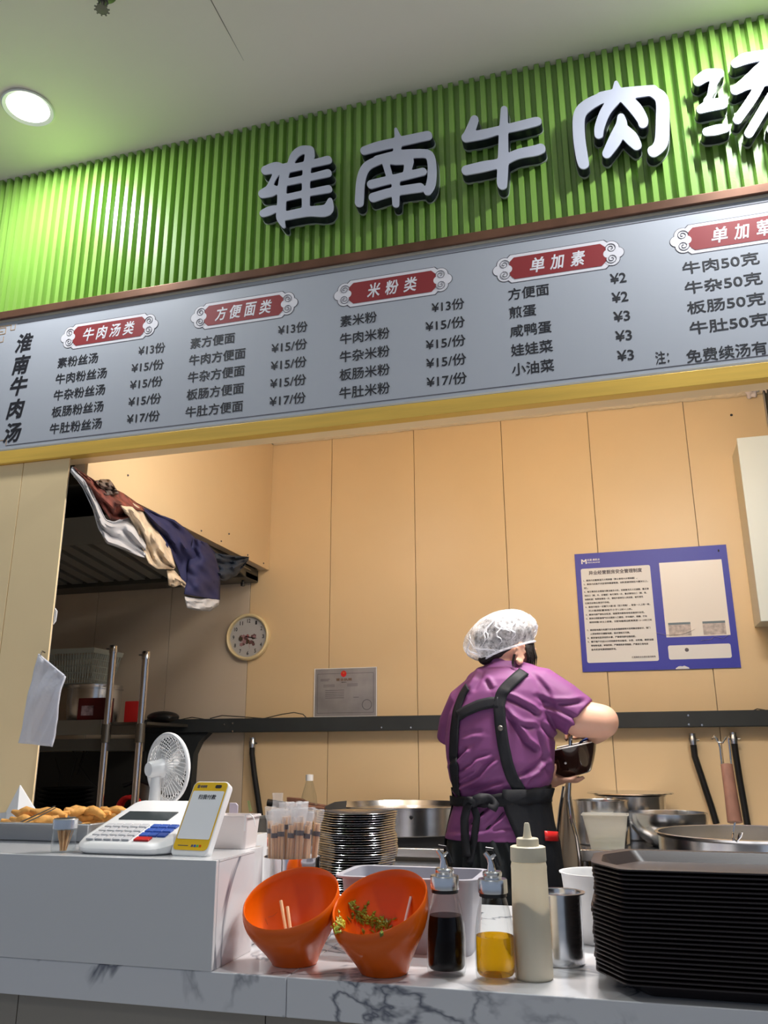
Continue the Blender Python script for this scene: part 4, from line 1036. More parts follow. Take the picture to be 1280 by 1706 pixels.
for pts, lab in (([(350, 1197), (370, 1192), (400, 1194), (440, 1197), (470, 1190), (490, 1187), (505, 1190), (512, 1197)], 'thin black cable looping on top of the tray left of the licence'),
                 ([(245, 1199), (262, 1194), (285, 1196), (300, 1199), (320, 1195), (345, 1199)], 'thin black cable lying along the left end of the tray'),
                 ([(1250, 1186), (1262, 1181), (1275, 1183), (1285, 1187)], 'short black cable loop on top of the tray at the right edge')):
    mb = MB().tube([at(a, b, 3.60) for a, b in pts], 0.0022, 6)
    tag(P('thin_cable', mb, BLACKP, None, base=at(*pts[0], 3.60)), lab, 'cable')
def hose(pts, lab, ytop=3.615):
    P0 = [at(a, b, ytop + 0.003 * i) for i, (a, b) in enumerate(pts)]
    t = T('gas_hose', lab, 'hose', P0[-1])
    P('rubber_hose', MB().tube(P0, 0.0125, 12), BLACKP, t)
    q = P0[0]; P('metal_fitting', MB().lathe([(0.0, -0.030), (0.015, -0.030), (0.016, -0.006), (0.013, 0.0), (0.013, 0.014), (0.0, 0.014)], 14, q), STEEL, t)
    P('fitting_screw', MB().tube([q + V3(0.012, -0.004, -0.012), q + V3(0.024, -0.006, -0.012)], 0.0035, 8), STEELD, t)
hose([(421, 1234), (420, 1255), (424, 1290), (430, 1330), (436, 1372)], 'black rubber gas hose hanging from the tray left of centre, behind the storage box')
hose([(1154, 1228), (1158, 1260), (1168, 1290), (1176, 1315), (1186, 1345), (1194, 1372)], 'black rubber gas hose bending down behind the steel basin')
hose([(1222, 1226), (1226, 1255), (1233, 1300), (1240, 1340), (1246, 1375)], 'black rubber gas hose nearest the right edge, behind the wooden ladle handle')
# clock
cc = Vector((-1.695, 3.648, 1.808))
t = T('wall_clock', 'round cream rimmed wall clock with black numerals on the back wall', 'clock', (cc.x, cc.y, cc.z - 0.11))
MC = Matrix.Translation(cc) @ Matrix.Rotation(PI / 2, 4, 'X')
P('rim', MB().lathe([(0.096, 0.0), (0.110, 0.0), (0.1125, 0.010), (0.110, 0.024), (0.104, 0.029), (0.098, 0.026), (0.095, 0.012)], 64, close=True).xf(MC), CLOCKR, t)
P('dial', MB().lathe([(0.0, 0.0), (0.098, 0.0), (0.098, 0.010), (0.0, 0.010)], 56).xf(MC), PM('pale_dial', (0.60, 0.60, 0.60), 0.4), t)
YD = cc.y - 0.0106
for h in range(1, 13):
    a = math.radians(90 - 30 * h); r = 0.077; x, z = cc.x + r * math.cos(a), cc.z + r * math.sin(a); w = 0.017 if h >= 10 else 0.0095
    P('numeral', text_line(MB(), str(h), x - w / 2, x + w / 2, z, 0.0185, YD, 0.02), INK, t, fix=False)
def hand(a, L, w, mat, y, nm):
    a = math.radians(a); d = Vector((math.sin(a), 0, math.cos(a))); e = Vector((d.z, 0, -d.x)) * w
    c_ = Vector((cc.x, y, cc.z)); P(nm, MB().add([c_ - d * 0.012 - e, c_ - d * 0.012 + e, c_ + d * L + e * .3, c_ + d * L - e * .3] + [p + V3(0, .0008, 0) for p in (c_ - d * 0.012 - e, c_ - d * 0.012 + e, c_ + d * L + e * .3, c_ + d * L - e * .3)], [(0, 1, 2, 3), (7, 6, 5, 4), (0, 4, 5, 1), (1, 5, 6, 2), (2, 6, 7, 3), (3, 7, 4, 0)]), mat, t)
hand(105, 0.040, 0.0028, INK, YD - 0.0022, 'hour_hand'); hand(101, 0.048, 0.002, INK, YD - 0.0036, 'minute_hand'); hand(168, 0.058, 0.0007, RED, YD - 0.005, 'second_hand')
rf = random.Random(4)
FL = [PM('dusky_print', (0.20, 0.10, 0.10), 0.5), PM('pink_print', (0.45, 0.25, 0.26), 0.5), PM('brown_green_print', (0.10, 0.08, 0.05), 0.5)]
for i in range(22):
    x = cc.x + rf.uniform(-0.042, 0.042); z = cc.z - 0.012 + rf.uniform(-0.024, 0.016); r = rf.uniform(0.005, 0.010); k = rf.randint(5, 7)
    P('dial_flower', MB().prism([(x + r * (1 + 0.35 * (j % 2)) * math.cos(2 * PI * j / (2 * k)), z + r * (1 + 0.35 * (j % 2)) * math.sin(2 * PI * j / (2 * k))) for j in range(2 * k)], YD - 0.0004 - i * 0.00003, YD), FL[i % 3], t)
P('glass_cover', MB().lathe([(0.0, 0.022), (0.097, 0.020)], 40).xf(MC), clear('clock_glass', (0.97, 0.97, 0.97), 0.12), t)
# licence
x0, x1, z0, z1 = -1.357, -1.056, 1.4295, 1.648; Y = 3.6445
t = T('business_licence', 'laminated silver grey business licence with a red emblem, standing on the cable tray', 'certificate', ((x0 + x1) / 2, Y, z0))
P('sheet', B(x0, x1, Y, Y + 0.0015, z0, z1), PM('silver_licence_print', (0.34, 0.33, 0.34), 0.28, metal=0.3, var=0.35, vs=5), t)
P('lamination_edge', B(x0, x0 + 0.004, Y - 0.0006, Y, z0, z1).box(x1 - 0.004, x1, Y - 0.0006, Y, z0, z1).box(x0 + 0.004, x1 - 0.004, Y - 0.0006, Y, z0, z0 + 0.003).box(x0 + 0.004, x1 - 0.004, Y - 0.0006, Y, z1 - 0.003, z1), WHITEP, t)
Yp = Y - 0.0005
P('border_print', B(x0 + .016, x1 - .016, Yp, Y - .0001, z1 - .026, z1 - .0245).box(x0 + .016, x1 - .016, Yp, Y - .0001, z0 + .017, z0 + .0185).box(x0 + .016, x0 + .0175, Yp, Y - .0001, z0 + .0185, z1 - .026).box(x1 - .0175, x1 - .016, Yp, Y - .0001, z0 + .0185, z1 - .026), GREYINK, t)
cxm = (x0 + x1) / 2 - 0.008
P('emblem', MB().prism([(cxm + 0.0135 * math.cos(a * PI / 12), z1 - 0.027 + 0.0145 * math.sin(a * PI / 12)) for a in range(24)], Yp - .0004, Yp), RED, t)
for s_, r_ in ((0, 0.0034),) + tuple((k, 0.0013) for k in (1, 2, 3, 4)):
    a = math.radians(150 - 40 * (s_ - 1)); sx_, sz_ = (cxm, z1 - 0.0235) if s_ == 0 else (cxm + 0.0085 * math.cos(a), z1 - 0.0255 + 0.0085 * math.sin(a))
    P('emblem_star', MB().prism([(sx_ + r_ * (1 if j % 2 == 0 else 0.42) * math.sin(j * PI / 5), sz_ + r_ * (1 if j % 2 == 0 else 0.42) * math.cos(j * PI / 5)) for j in range(10)], Yp - .0008, Yp - .0004), YELLOW, t)
P('title_lettering', text_line(MB(), '营业执照', cxm - 0.036, cxm + 0.040, z1 - 0.053, 0.0125, Yp, 0.03), PM('brown_gold_print', (0.16, 0.09, 0.05), 0.5), t, fix=False)
P('subtitle_lettering', text_line(MB(), '（副本）', cxm - 0.012, cxm + 0.014, z1 - 0.065, 0.004, Yp, 0.03), INK, t, fix=False)
for i, (a, b, z) in enumerate([(0.03, 0.075, 0.050), (0.03, 0.070, 0.056)] + [(0.045, 0.10, 0.076 + 0.007 * k) for k in range(2)] + [(0.16, 0.21, 0.074 + 0.007 * k) for k in range(2)] + [(0.055, 0.145, 0.100 + 0.0085 * k) for k in range(5)] + [(0.19, 0.215, 0.133)]):
    P('text_line', B(x0 + a, x0 + b, Yp, Y - .0001, z1 - z - 0.0012, z1 - z + 0.0008), GREYINK, t)
P('round_seal', MB().tube([(x1 - 0.047 + 0.022 * math.cos(a * PI / 16), Yp, z0 + 0.052 + 0.022 * math.sin(a * PI / 16)) for a in range(32)], 0.0012, 5, closed=True), GREYINK, t)
# notice board
x0, x1, z0, z1 = -0.148, 0.477, 1.598, 2.110; Y = 3.6435
t = T('safety_notice', 'blue framed kitchen safety notice with white text panels on the back wall', 'notice', ((x0 + x1) / 2, Y, z0))
P('blue_sheet', B(x0, x1, Y, Y + 0.003, z0, z1), NOTICEB, t)
Yp = Y - 0.0006
def white(xa, xb, za, zb, r=0.008): return MB().prism(rrect(xa, xb, za, zb, r), Yp, Y - 0.0001)
pnl = P('text_panel', white(x0 + 0.022, x0 + 0.312, z0 + 0.037, z1 - 0.068), PAPER, t)
pl2 = P('blank_panel', white(x0 + 0.350, x1 - 0.025, z0 + 0.132, z1 - 0.062, 0.002), PM('warm_white_print', (0.78, 0.74, 0.70), 0.35), t)
P('lower_panel', white(x0 + 0.352, x1 - 0.030, z0 + 0.040, z0 + 0.098), PAPER, t)
P('logo_letter', text_line(MB(), 'M', x0 + 0.027, x0 + 0.050, z1 - 0.036, 0.021, Yp, 0.03), WHITEINK, t, fix=False)
P('logo_lettering', text_line(MB(), '红星·美凯龙', x0 + 0.053, x0 + 0.106, z1 - 0.030, 0.010, Yp, 0.02), WHITEINK, t, fix=False)
P('logo_lettering', text_line(MB(), 'MACALLINE', x0 + 0.053, x0 + 0.106, z1 - 0.042, 0.0055, Yp, 0.02), WHITEINK, t, fix=False)
P('title_lettering', text_line(MB(), '异业经营厨房安全管理制度', x0 + 0.055, x0 + 0.278, z1 - 0.088, 0.019, Yp - .0004, 0.03), GREYINK, pnl, fix=False)
body_ = ['1、厨房内设置高温灭火喷淋器（禁止使用大水喷淋器）。', '2、厨房内应急开关前保持通道畅通，材料宽度控制在70厘米以上，', '好。', '3、每日清洗灶台烟道内集油盒及火灶，定期清洗灭火过滤器，重点清', '洗灶口（侧、外、后墙面）每月清洗一次，重点清洗灶口（侧、角、', '油烟机面）每季度清洗一次，请经外部单位人员定期，填写清洗', '记录后由物业部进行存档。', '4、厨房内每处一设置灭火器1组（至少两瓶），配备一人上岗一岗，',
         '  灭火毯须配置规格不小于1.2米×1.2米。', '5、厨房内部严禁私拉乱接，随意更改厨房用电设施进行处罚。', '6、厨房仅限配备煤气灶在厨房入口摆放，并与烟炉、烟罐、灯台', '  保持间隔1米以上距离，无配电箱周边距离高度1.5-1.8米之间', '', '7、厨房配电箱内电源开关及各类插座做到对应明确设备标识，箱门', '  上须有明示关键配电图，标识清晰无污损。', '8、厨房墙地面须有防水罩，严禁使用移动插线板。', '9、餐厅商户内设24小时持续供电设备线，水泵、冰柜箱、厨房油烟', '  等特殊电源，单独控制，严禁使用多项插座，严禁其它用电设', '  备共用该电源或插座供电。']
for i, s_ in enumerate(body_):
    if not s_: continue
    ind = 0.012 if s_.startswith('  ') else 0.0; s2_ = s_.strip(); w = min(0.268 - ind, len(s2_) * 0.00865)
    P('text_line', text_line(MB(), s2_, x0 + 0.030 + ind, x0 + 0.030 + ind + w, z1 - 0.121 - i * 0.0166, 0.0088, Yp - .0004, 0.03), INK, pnl, fix=False)
P('signature_lettering', text_line(MB(), '红星美凯龙合肥四里河商场', x0 + 0.205, x0 + 0.300, z0 + 0.055, 0.0085, Yp - .0004, 0.02), GREYINK, pnl, fix=False)
for xa in (x0 + 0.362, x0 + 0.497):
    q = P('small_card', B(xa, xa + 0.088, Yp - 0.0008, Yp, z0 + 0.136, z0 + 0.192), PM('grey_pink_card', (0.45, 0.40, 0.39), 0.4, var=0.35, vs=60), pl2)
    P('card_header', B(xa, xa + 0.088, Yp - 0.0012, Yp - .0008, z0 + 0.183, z0 + 0.192), PM('teal_card_header', (0.12, 0.17, 0.21), 0.4), pl2)
P('dark_dot', MB().prism([(x0 + 0.425 + 0.008 * math.cos(a * PI / 8), z0 + 0.078 + 0.008 * math.sin(a * PI / 8)) for a in range(16)], Yp - .0006, Yp), GREYINK, t)
P('torn_patch', MB().prism([(x0 + 0.374 + 0.054 * (1 - math.cos(a * PI / 10)) / 2, z0 + 0.001 + 0.012 * math.sin(a * PI / 10) * (1 + .15 * math.sin(a * 2.3))) for a in range(11)], Yp, Y - .0001), PAPER, t)
for pts in ([(1092, 1054), (1110, 1058), (1135, 1057), (1150, 1052), (1158, 1048)], [(1168, 1067), (1185, 1065), (1192, 1060), (1205, 1064), (1214, 1058)]):
    P('peeling_tape', MB().tube([at(a, b, Yp - 0.003) for a, b in pts], 0.0016, 5, flat=0.3), PM('shiny_tape', (0.75, 0.72, 0.75), 0.15), t)
P('nail_mark', MB().sphere((x1 - 0.032, Y - .001, z1 - 0.025), (0.003, 0.001, 0.006), 8, 6), INK, t)
# electrical cabinet at the right edge
t = T('electrical_cabinet', 'pale green white wall cabinet at the right edge of the back wall', 'cabinet', (0.75, 3.55, 1.765))
P('cabinet_body', B(0.546, 0.709, 3.452, 3.6485, 1.758, 2.500), PM('cream_white_metal', (0.66, 0.62, 0.48), 0.45), t, bev=0.002)
P('cabinet_door', B(0.541, 0.709, 3.440, 3.4515, 1.752, 2.506), CABW, t, bev=0.002)
# ------------------------------------------------------------------ extractor hood over the alcove
g0 = at(90, 984, 3.56); g1 = at(95, 912, 3.02); g2 = at(100, 868, 2.93)
t = T('extractor_hood', 'large greasy dark steel extractor hood with slanted baffle filters, over the alcove', 'extractor hood', (-2.3, 3.1, g0.z))
XL, XR = -3.15, -1.470
XR = at(418, 968, 3.56).x
hs = MB()
P('rear_gutter', B(XL, XR, 3.50, 3.645, g0.z - 0.006, g0.z + 0.024), HOODM, t, bev=0.003)
P('back_panel', B(XL, XR - 0.006, 3.620, 3.640, g0.z + 0.0245, 2.36), HOODM, t)
P('front_inner_panel', MB().loft([[Vector((XL, 3.00, g1.z)), Vector((XR - .2, 3.00, g1.z)), Vector((XR - .2, 3.01, g1.z)), Vector((XL, 3.01, g1.z))], [Vector((XL, 2.90, g2.z)), Vector((XR - .2, 2.90, g2.z)), Vector((XR - .2, 2.91, g2.z)), Vector((XL, 2.91, g2.z))]]), PM('dull_grey_steel', (0.22, 0.22, 0.20), 0.45, metal=0.5), t)
P('canopy_top', B(XL, XR - .2, 2.35, 3.62, 2.375, 2.39), HOODM, t)
P('canopy_front', B(XL, -1.66, 2.335, 2.349, 2.17, 2.39), HOODM, t)
P('end_plate', MB().add([(XR - 0.0, 3.64, g0.z), (XR - 0.0, 3.50, g0.z - .005), (XR, 3.2, g1.z - 0.02), (XR, 3.64, g1.z - .02)] + [(XR - 0.008, 3.64, g0.z), (XR - 0.008, 3.50, g0.z - .005), (XR - .008, 3.2, g1.z - 0.02), (XR - .008, 3.64, g1.z - .02)], [(0, 1, 2, 3), (7, 6, 5, 4), (0, 4, 5, 1), (1, 5, 6, 2), (2, 6, 7, 3), (3, 7, 4, 0)]), HOODM, t)
FD = Vector((0, 3.505 - 3.01, g0.z + 0.010 - g1.z)); FN = Vector((0, -FD.z, FD.y)).normalized() * -1
SLAT = PM('grey_filter_steel', (0.30, 0.30, 0.28), 0.4, metal=0.5)
x = XL + 0.02; k = 0
while x < XR - 0.03:
    a = Vector((x, 3.012, g1.z + 0.002)); b = a + FD
    P('baffle_slat', MB().loft([[a, a + V3(.058, 0, 0), a + V3(.058, 0, 0) - FN * 0.022, a + V3(.020, 0, 0) - FN * 0.022], [b, b + V3(.058, 0, 0), b + V3(.058, 0, 0) - FN * 0.022, b + V3(.020, 0, 0) - FN * 0.022]]), SLAT, t)
    x += 0.088; k += 1
P('filter_backing', MB().add([Vector((XL, 3.012, g1.z)) - FN * 0.03, Vector((XR - .01, 3.012, g1.z)) - FN * .03, Vector((XR - .01, 3.012, g1.z)) - FN * .03 + FD, Vector((XL, 3.012, g1.z)) - FN * .03 + FD], [(0, 1, 2, 3)]), BLACKP, t)
P('drain_plug', MB().lathe([(0.0, -0.028), (0.009, -0.028), (0.010, -0.012), (0.006, -0.010), (0.006, 0.0), (0.0, 0.0)], 12, (at(403, 973, 3.56).x, 3.57, g0.z - 0.006)), BLACKP, t)
# ------------------------------------------------------------------ clothes hung over the edge of the side wall
XC = -1.585
def resamp(pts, n):
    pts = [Vector((a, b, 0)) for a, b in pts]; L = [0]
    for i in range(1, len(pts)): L.append(L[-1] + (pts[i] - pts[i - 1]).length)
    out = []
    for k in range(n):
        d = L[-1] * k / (n - 1); i = 1
        while i < len(L) - 1 and L[i] < d: i += 1
        u = (d - L[i - 1]) / max(1e-6, L[i] - L[i - 1]); out.append(pts[i - 1].lerp(pts[i], u))
    return out
def cloth(name, top, bot, mat, lab, X=XC, amp=0.014, freq=5.0, seed=1, nu=46, nv=16, bulge=0.02, cat='cloth'):
    A, B_ = resamp(top, nu), resamp(bot, nu); r = random.Random(seed); ph = [r.uniform(0, 6) for _ in range(4)]
    vs = []; fs = []
    for i in range(nu):
        for j in range(nv):
            v = j / (nv - 1); p = A[i].lerp(B_[i], v); u = i / (nu - 1)
            d = 1.5 * amp * (0.6 * math.sin(v * freq * 2 + u * 3 + ph[0]) + 0.3 * math.sin(v * freq * 4.3 - u * 9 + ph[1]) + 0.30 * math.sin(u * 17 + v * 5 + ph[2]) + 0.16 * math.sin(u * 31 - v * 14 + ph[3])) + bulge * math.sin(PI * v)
            vs.append(atx(p.x, p.y, X + d))
    for i in range(nu - 1):
        for j in range(nv - 1): fs.append((i * nv + j, (i + 1) * nv + j, (i + 1) * nv + j + 1, i * nv + j + 1))
    m_ = MB().add(vs, fs); base = atx(B_[nu // 2].x, B_[nu // 2].y, X)
    o = P(name, m_, mat, None, base=base, solid=0.003, ang=70); return tag(o, lab, cat, None)
ac = cloth('teal_cloth', [(335, 918), (360, 922), (390, 926), (415, 928)], [(362, 965), (375, 968), (395, 958), (414, 932)], TEALC, 'dark teal cloth at the right end of the drying clothes', X=XC - 0.004, seed=2, nu=24, bulge=0.01)
navy = cloth('navy_trousers', [(236, 845), (262, 856), (290, 866), (308, 880), (325, 897), (345, 905), (362, 925), (368, 960)], [(240, 850), (258, 885), (285, 920), (296, 945), (300, 958), (306, 975), (320, 985), (335, 990)], NAVYC, 'navy cloth spread diagonally across the drying clothes', seed=3, amp=0.010)
leg_ = cloth('navy_sleeve', [(322, 897), (316, 925), (311, 960), (307, 990)], [(345, 905), (358, 925), (367, 955), (366, 1000)], NAVYC, 'hanging navy trouser leg with a grey lining, lowest of the drying clothes', X=XC + 0.022, seed=5, amp=0.008, freq=3)
cloth('grey_lining', [(307, 992), (330, 996), (350, 996), (366, 998)], [(312, 1013), (330, 1017), (350, 1018), (364, 1008)], WCLOTH, 'pale grey lining hanging below the navy trouser leg', X=XC + 0.018, seed=6, nu=20, nv=8, amp=0.006)
white_ = cloth('white_shirt', [(120, 778), (143, 797), (160, 832), (176, 866), (190, 870), (215, 858), (228, 868), (243, 905)], [(118, 786), (138, 812), (155, 848), (164, 880), (178, 905), (205, 915), (228, 925), (243, 930)], WCLOTH, 'crumpled dull white shirt hanging at the top left of the drying clothes', X=XC + 0.006, seed=7, amp=0.014)
cloth('patterned_shirt', [(122, 778), (145, 792), (165, 806), (185, 812), (205, 822), (240, 846)], [(128, 785), (150, 815), (170, 845), (186, 868), (206, 864), (240, 856)], PCLOTH, 'red and black patterned cloth bundled behind the white shirt', X=XC - 0.002, seed=8, amp=0.012)
cloth('sheer_scarf', [(158, 802), (168, 799), (182, 799), (188, 806)], [(166, 812), (176, 824), (188, 826), (198, 822)], PM('smoky_brown_cloth', (0.16, 0.12, 0.10), 0.8), 'small smoky brown scarf bunched above the patterned cloth', X=XC + 0.002, seed=9, nu=18, nv=10)
cloth('cream_shirt', [(198, 838), (222, 838), (240, 852), (262, 885), (284, 915), (292, 945)], [(205, 848), (222, 880), (238, 915), (248, 938), (262, 948), (290, 948)], CCLOTH, 'cream patterned shirt hanging between the white shirt and the navy cloth', X=XC + 0.014, seed=10, amp=0.014, freq=4)
cloth('cream_sleeve', [(278, 950), (290, 950), (300, 962), (310, 972)], [(281, 975), (290, 978), (300, 974), (308, 980)], CCLOTH, 'short cream sleeve end poking out under the navy cloth', X=XC + 0.012, seed=12, nu=16, nv=8, amp=0.006)
P('drying_wire', MB().tube([atx(118, 782, XC - 0.014), atx(240, 850, XC - 0.014), atx(330, 905, XC - 0.014), atx(418, 950, XC - 0.014)], 0.002, 6), STEELD, None, base=atx(118, 782, XC - 0.014))
tag(bpy.data.objects['drying_wire'], 'thin dark wire along the lower edge of the side wall carrying the clothes', 'wire')
pn = atx(300, 897, XC + 0.045); sf = MB().tube([atx(a, b, XC + 0.045) for a, b in ((323, 896), (322, 915), (318, 935), (313, 955))], 0.0014, 5)
P('zip', sf, CHROME, leg_)
mk2 = MB()
for i, (px, py) in enumerate(((144, 793), (147, 801), (150, 809))):
    c_ = atx(px, py, XC + 0.034); P('printed_mark', MB().tube([c_ + V3(0, -0.006, 0.004), c_ + V3(0, 0.0, -0.004), c_ + V3(0, 0.008, 0.002)], 0.002, 5, flat=0.4), INK, white_)
# ------------------------------------------------------------------ alcove rack
t = T('storage_rack', 'steel tube storage rack standing in the alcove on the left', 'rack', (-2.3, 3.3, 0.1))
for nm, x, y, zt_ in (('post', -2.134, 3.20, 1.732), ('post', -1.970, 3.20, 1.700), ('post', -2.78, 3.20, 1.70), ('post', -2.78, 3.56, 1.70)):
    p = P(nm, MB().lathe([(0.0, 0.1 - 0), (0.0160, 0.1), (0.0160, zt_ - 0.034), (0.0, zt_ - 0.034)], 24, (x, y, 0)), CHROME, t)
    P('post_cap', MB().lathe([(0.0165, zt_ - 0.0335), (0.0185, zt_ - 0.033), (0.0185, zt_ - 0.004), (0.016, zt_), (0.0, zt_)], 24, (x, y, 0)), STEEL, p)
    P('cap_screw', MB().tube([(x - 0.017, y - 0.008, zt_ - 0.016), (x - 0.028, y - 0.012, zt_ - 0.016)], 0.0035, 8), STEELD, p)
    P('clamp_ring', MB().lathe([(0.0165, 1.318), (0.0200, 1.319), (0.0200, 1.395), (0.0165, 1.396)], 24, (x, y, 0)), STEELD, p)
P('shelf_board', B(-2.80, -1.955, 3.225, 3.58, 1.392, 1.404), STEELD, t)
P('shelf_front_rail', B(-2.80, -2.158, 3.196, 3.224, 1.352, 1.415), PM('grey_aluminium', (0.33, 0.34, 0.32), 0.35, metal=0.8), t, bev=0.002)
P('shelf_front_rail', B(-2.110, -1.992, 3.196, 3.224, 1.352, 1.390), STEELD, t, bev=0.002)
P('lower_rail', B(-2.80, -1.960, 3.20, 3.222, 1.285, 1.335), PM('dark_grey_rail', (0.12, 0.12, 0.11), 0.4, metal=0.6), t, bev=0.002)
P('lower_shelf', B(-2.80, -1.955, 3.19, 3.58, 0.975, 0.99), STEELD, t)
z_s = 1.4045
pt = vessel('cooking_pot', 'lidded steel pot on the alcove rack shelf under the plastic basket', 'pot', -2.345, 3.40, z_s, 0.110, 0.118, 0.150, lip=0.006, belly=0.006)
P('lid', MB().lathe([(0.0, 0.153), (0.127, 0.153), (0.127, 0.157), (0.120, 0.160), (0.122, 0.168), (0.122, 0.172), (0.0, 0.176)], 40, (-2.345, 3.40, z_s)), STEEL, pt)
bt = T('plastic_basket', 'white slotted plastic basket on top of the lidded pot on the rack', 'basket', (-2.45, 3.40, z_s + 0.178))
zk0, zk1 = z_s + 0.178, z_s + 0.335; bx0, bx1, by0, by1 = -2.66, -2.305, 3.30, 3.52
BK = translucent('milky_basket_plastic', (0.62, 0.66, 0.60), 0.9, 0.4)
P('basket_floor', B(bx0 + .02, bx1 - .02, by0 + .02, by1 - .02, zk0, zk0 + 0.004), BK, bt)
P('basket_rim', MB().loft([ring4(bx0 - .006, bx1 + .006, by0 - .006, by1 + .006, zk1 - 0.022), ring4(bx0 - .010, bx1 + .010, by0 - .010, by1 + .010, zk1), ring4(bx0 + .004, bx1 - .004, by0 + .004, by1 - .004, zk1), ring4(bx0 + .004, bx1 - .004, by0 + .004, by1 - .004, zk1 - 0.022)], caps=False), BK, bt)
bar = MB()
def wallbars(p0, p1, q0, q1, n):
    for i in range(n + 1):
        u = i / n; a = p0.lerp(p1, u); b = q0.lerp(q1, u); bar.tube([a, b], 0.0028, 5)
    for v in (0.12, 0.34, 0.56, 0.78): bar.tube([p0.lerp(q0, v), p1.lerp(q1, v)], 0.0026, 5)
L00, L10, L11, L01 = ring4(bx0 + .02, bx1 - .02, by0 + .02, by1 - .02, zk0 + .002); U00, U10, U11, U01 = ring4(bx0, bx1, by0, by1, zk1 - .02)
wallbars(L00, L10, U00, U10, 24); wallbars(L10, L11, U10, U11, 14); wallbars(L11, L01, U11, U01, 24); wallbars(L01, L00, U01, U00, 14)
o = P('slotted_wall', bar, BK, bt); o['kind'] = 'stuff'
rb = T('red_box', 'dark red box with a small picture label, in front of the pot on the rack', 'box', (-2.23, 3.26, z_s))
P('box_body', B(-2.305, -2.158, 3.225, 3.275, z_s + .0004, z_s + 0.105), PM('dark_red_card', (0.10, 0.008, 0.010), 0.4), rb, bev=0.002)
P('picture_label', B(-2.285, -2.225, 3.2235, 3.2248, z_s + 0.030, z_s + 0.072), PM('pale_picture_print', (0.30, 0.22, 0.25), 0.4, var=0.8, vs=40), rb)
tag(P('red_canister', MB().prism(rrect(-2.118, -2.052, z_s + .0004, z_s + 0.092, 0.005), 3.30, 3.36), RED, None, base=Vector((-2.08, 3.33, z_s))), 'plain red box on the rack shelf just right of the front post', 'box')
tag(P('black_bag', MB().sphere((-1.995, 3.42, z_s + 0.027), (0.075, 0.06, 0.0262), 18, 10), BLACKP, None, base=Vector((-1.995, 3.42, z_s))), 'low black bag on the rack shelf by the right post', 'bag')
# things under the shelf
zl = 0.9905
pm2 = P('dark_plate', MB().lathe([(0.0, 0.0), (0.07, 0.0), (0.120, 0.014), (0.124, 0.016), (0.118, 0.0165), (0.07, 0.004), (0.0, 0.003)], 36), PM('black_stoneware', (0.022, 0.022, 0.022), 0.2), None, base=Vector((0, 0, 0)))
for k in range(8):
    o = pm2 if k == 0 else pm2.copy()
    if k: COL.objects.link(o)
    o.location = (-2.42, 3.36, zl + 0.001 + 0.0175 * k); tag(o, 'black plate, %s from the bottom of the short stack in the dark alcove' % nth(k + 1), 'plate', 'black plates low in the alcove')
pp = vessel('dark_pot', 'dark steel pot low on the rack between the two posts', 'pot', -2.045, 3.42, zl, 0.070, 0.075, 0.165, mat=STEELD)
P('handle_strap', MB().tube([(-2.12, 3.345, zl + 0.15), (-2.045, 3.335, zl + 0.175), (-1.97, 3.345, zl + 0.15)], 0.010, 8), BLACKP, pp)
t = T('red_hose_coil', 'coil of dark red hose low on the rack in front of the dark pot', 'hose', (-2.04, 3.28, zl))
for k in range(3): P('coil_loop', MB().tube([(-2.045 + (0.046 - .0) * math.cos(a * PI / 16), 3.265 + k * 0.016, zl + 0.060 + 0.046 * math.sin(a * PI / 16)) for a in range(32)], 0.0085, 8, closed=True), RED, t)
t = T('black_cable_bundle', 'tangle of thin dark cables hanging under the alcove shelf', 'cable', (-2.4, 3.50, 1.0))
for pts in ([(118, 1245), (128, 1262), (118, 1300)], [(140, 1250), (132, 1275), (150, 1300), (165, 1312)], [(150, 1240), (140, 1262), (128, 1290)], [(92, 1262), (100, 1290), (96, 1318)]):
    P('cable', MB().tube([at(a, b, 3.50) for a, b in pts], 0.004, 6), BLACKP, t)
P('shade_sheet', B(-2.75, -2.17, 3.582, 3.594, 0.992, 1.284), PM('painted_shade', (0.03, 0.03, 0.028), 0.6), bpy.data.objects['storage_rack'])  # dark sheet standing in for the black shadow under the shelf
# roll of white plastic bags hanging on the pillar
t = T('plastic_bags', 'bundle of white plastic bags hanging from the pillar edge', 'plastic bags', at(66, 1243, 2.09))
vs = []; fs = []; nu, nv = 26, 22
TL, TR, BL, BR = at(69, 1092, 2.085), at(111, 1127, 2.085), at(39, 1238, 2.085), at(89, 1244, 2.085)
for j in range(nv):
    v = j / (nv - 1)
    for i in range(nu):
        u = i / (nu - 1); p = TL.lerp(TR, u).lerp(BL.lerp(BR, u), v)
        p = p + Vector((0, -0.008 - 0.003 * math.sin(u * 4 + v * 2) - 0.010 * abs(math.sin(v * 2.9 + u * 0.9)) ** 6 - 0.004 * math.sin((u + v * .7) * 11) ** 3 - (0.004 if u < 0.22 else 0), 0)); vs.append(p)
for j in range(nv - 1):
    for i in range(nu - 1): fs.append((j * nu + i, j * nu + i + 1, (j + 1) * nu + i + 1, (j + 1) * nu + i))
P('bag_sheets', MB().add(vs, fs), BAG, t, solid=0.006, ang=80)
P('bag_edge', MB().tube([TL + V3(0, -.012, .002), TR + V3(0, -.012, .002)], 0.004, 8, flat=0.5), BAG, t)
P('hook', MB().tube([TL + V3(0.0, 0.014, 0.010), TL + V3(0.004, -0.004, 0.012), TL + V3(0.01, -0.016, 0.0)], 0.002, 6), STEELD, t)
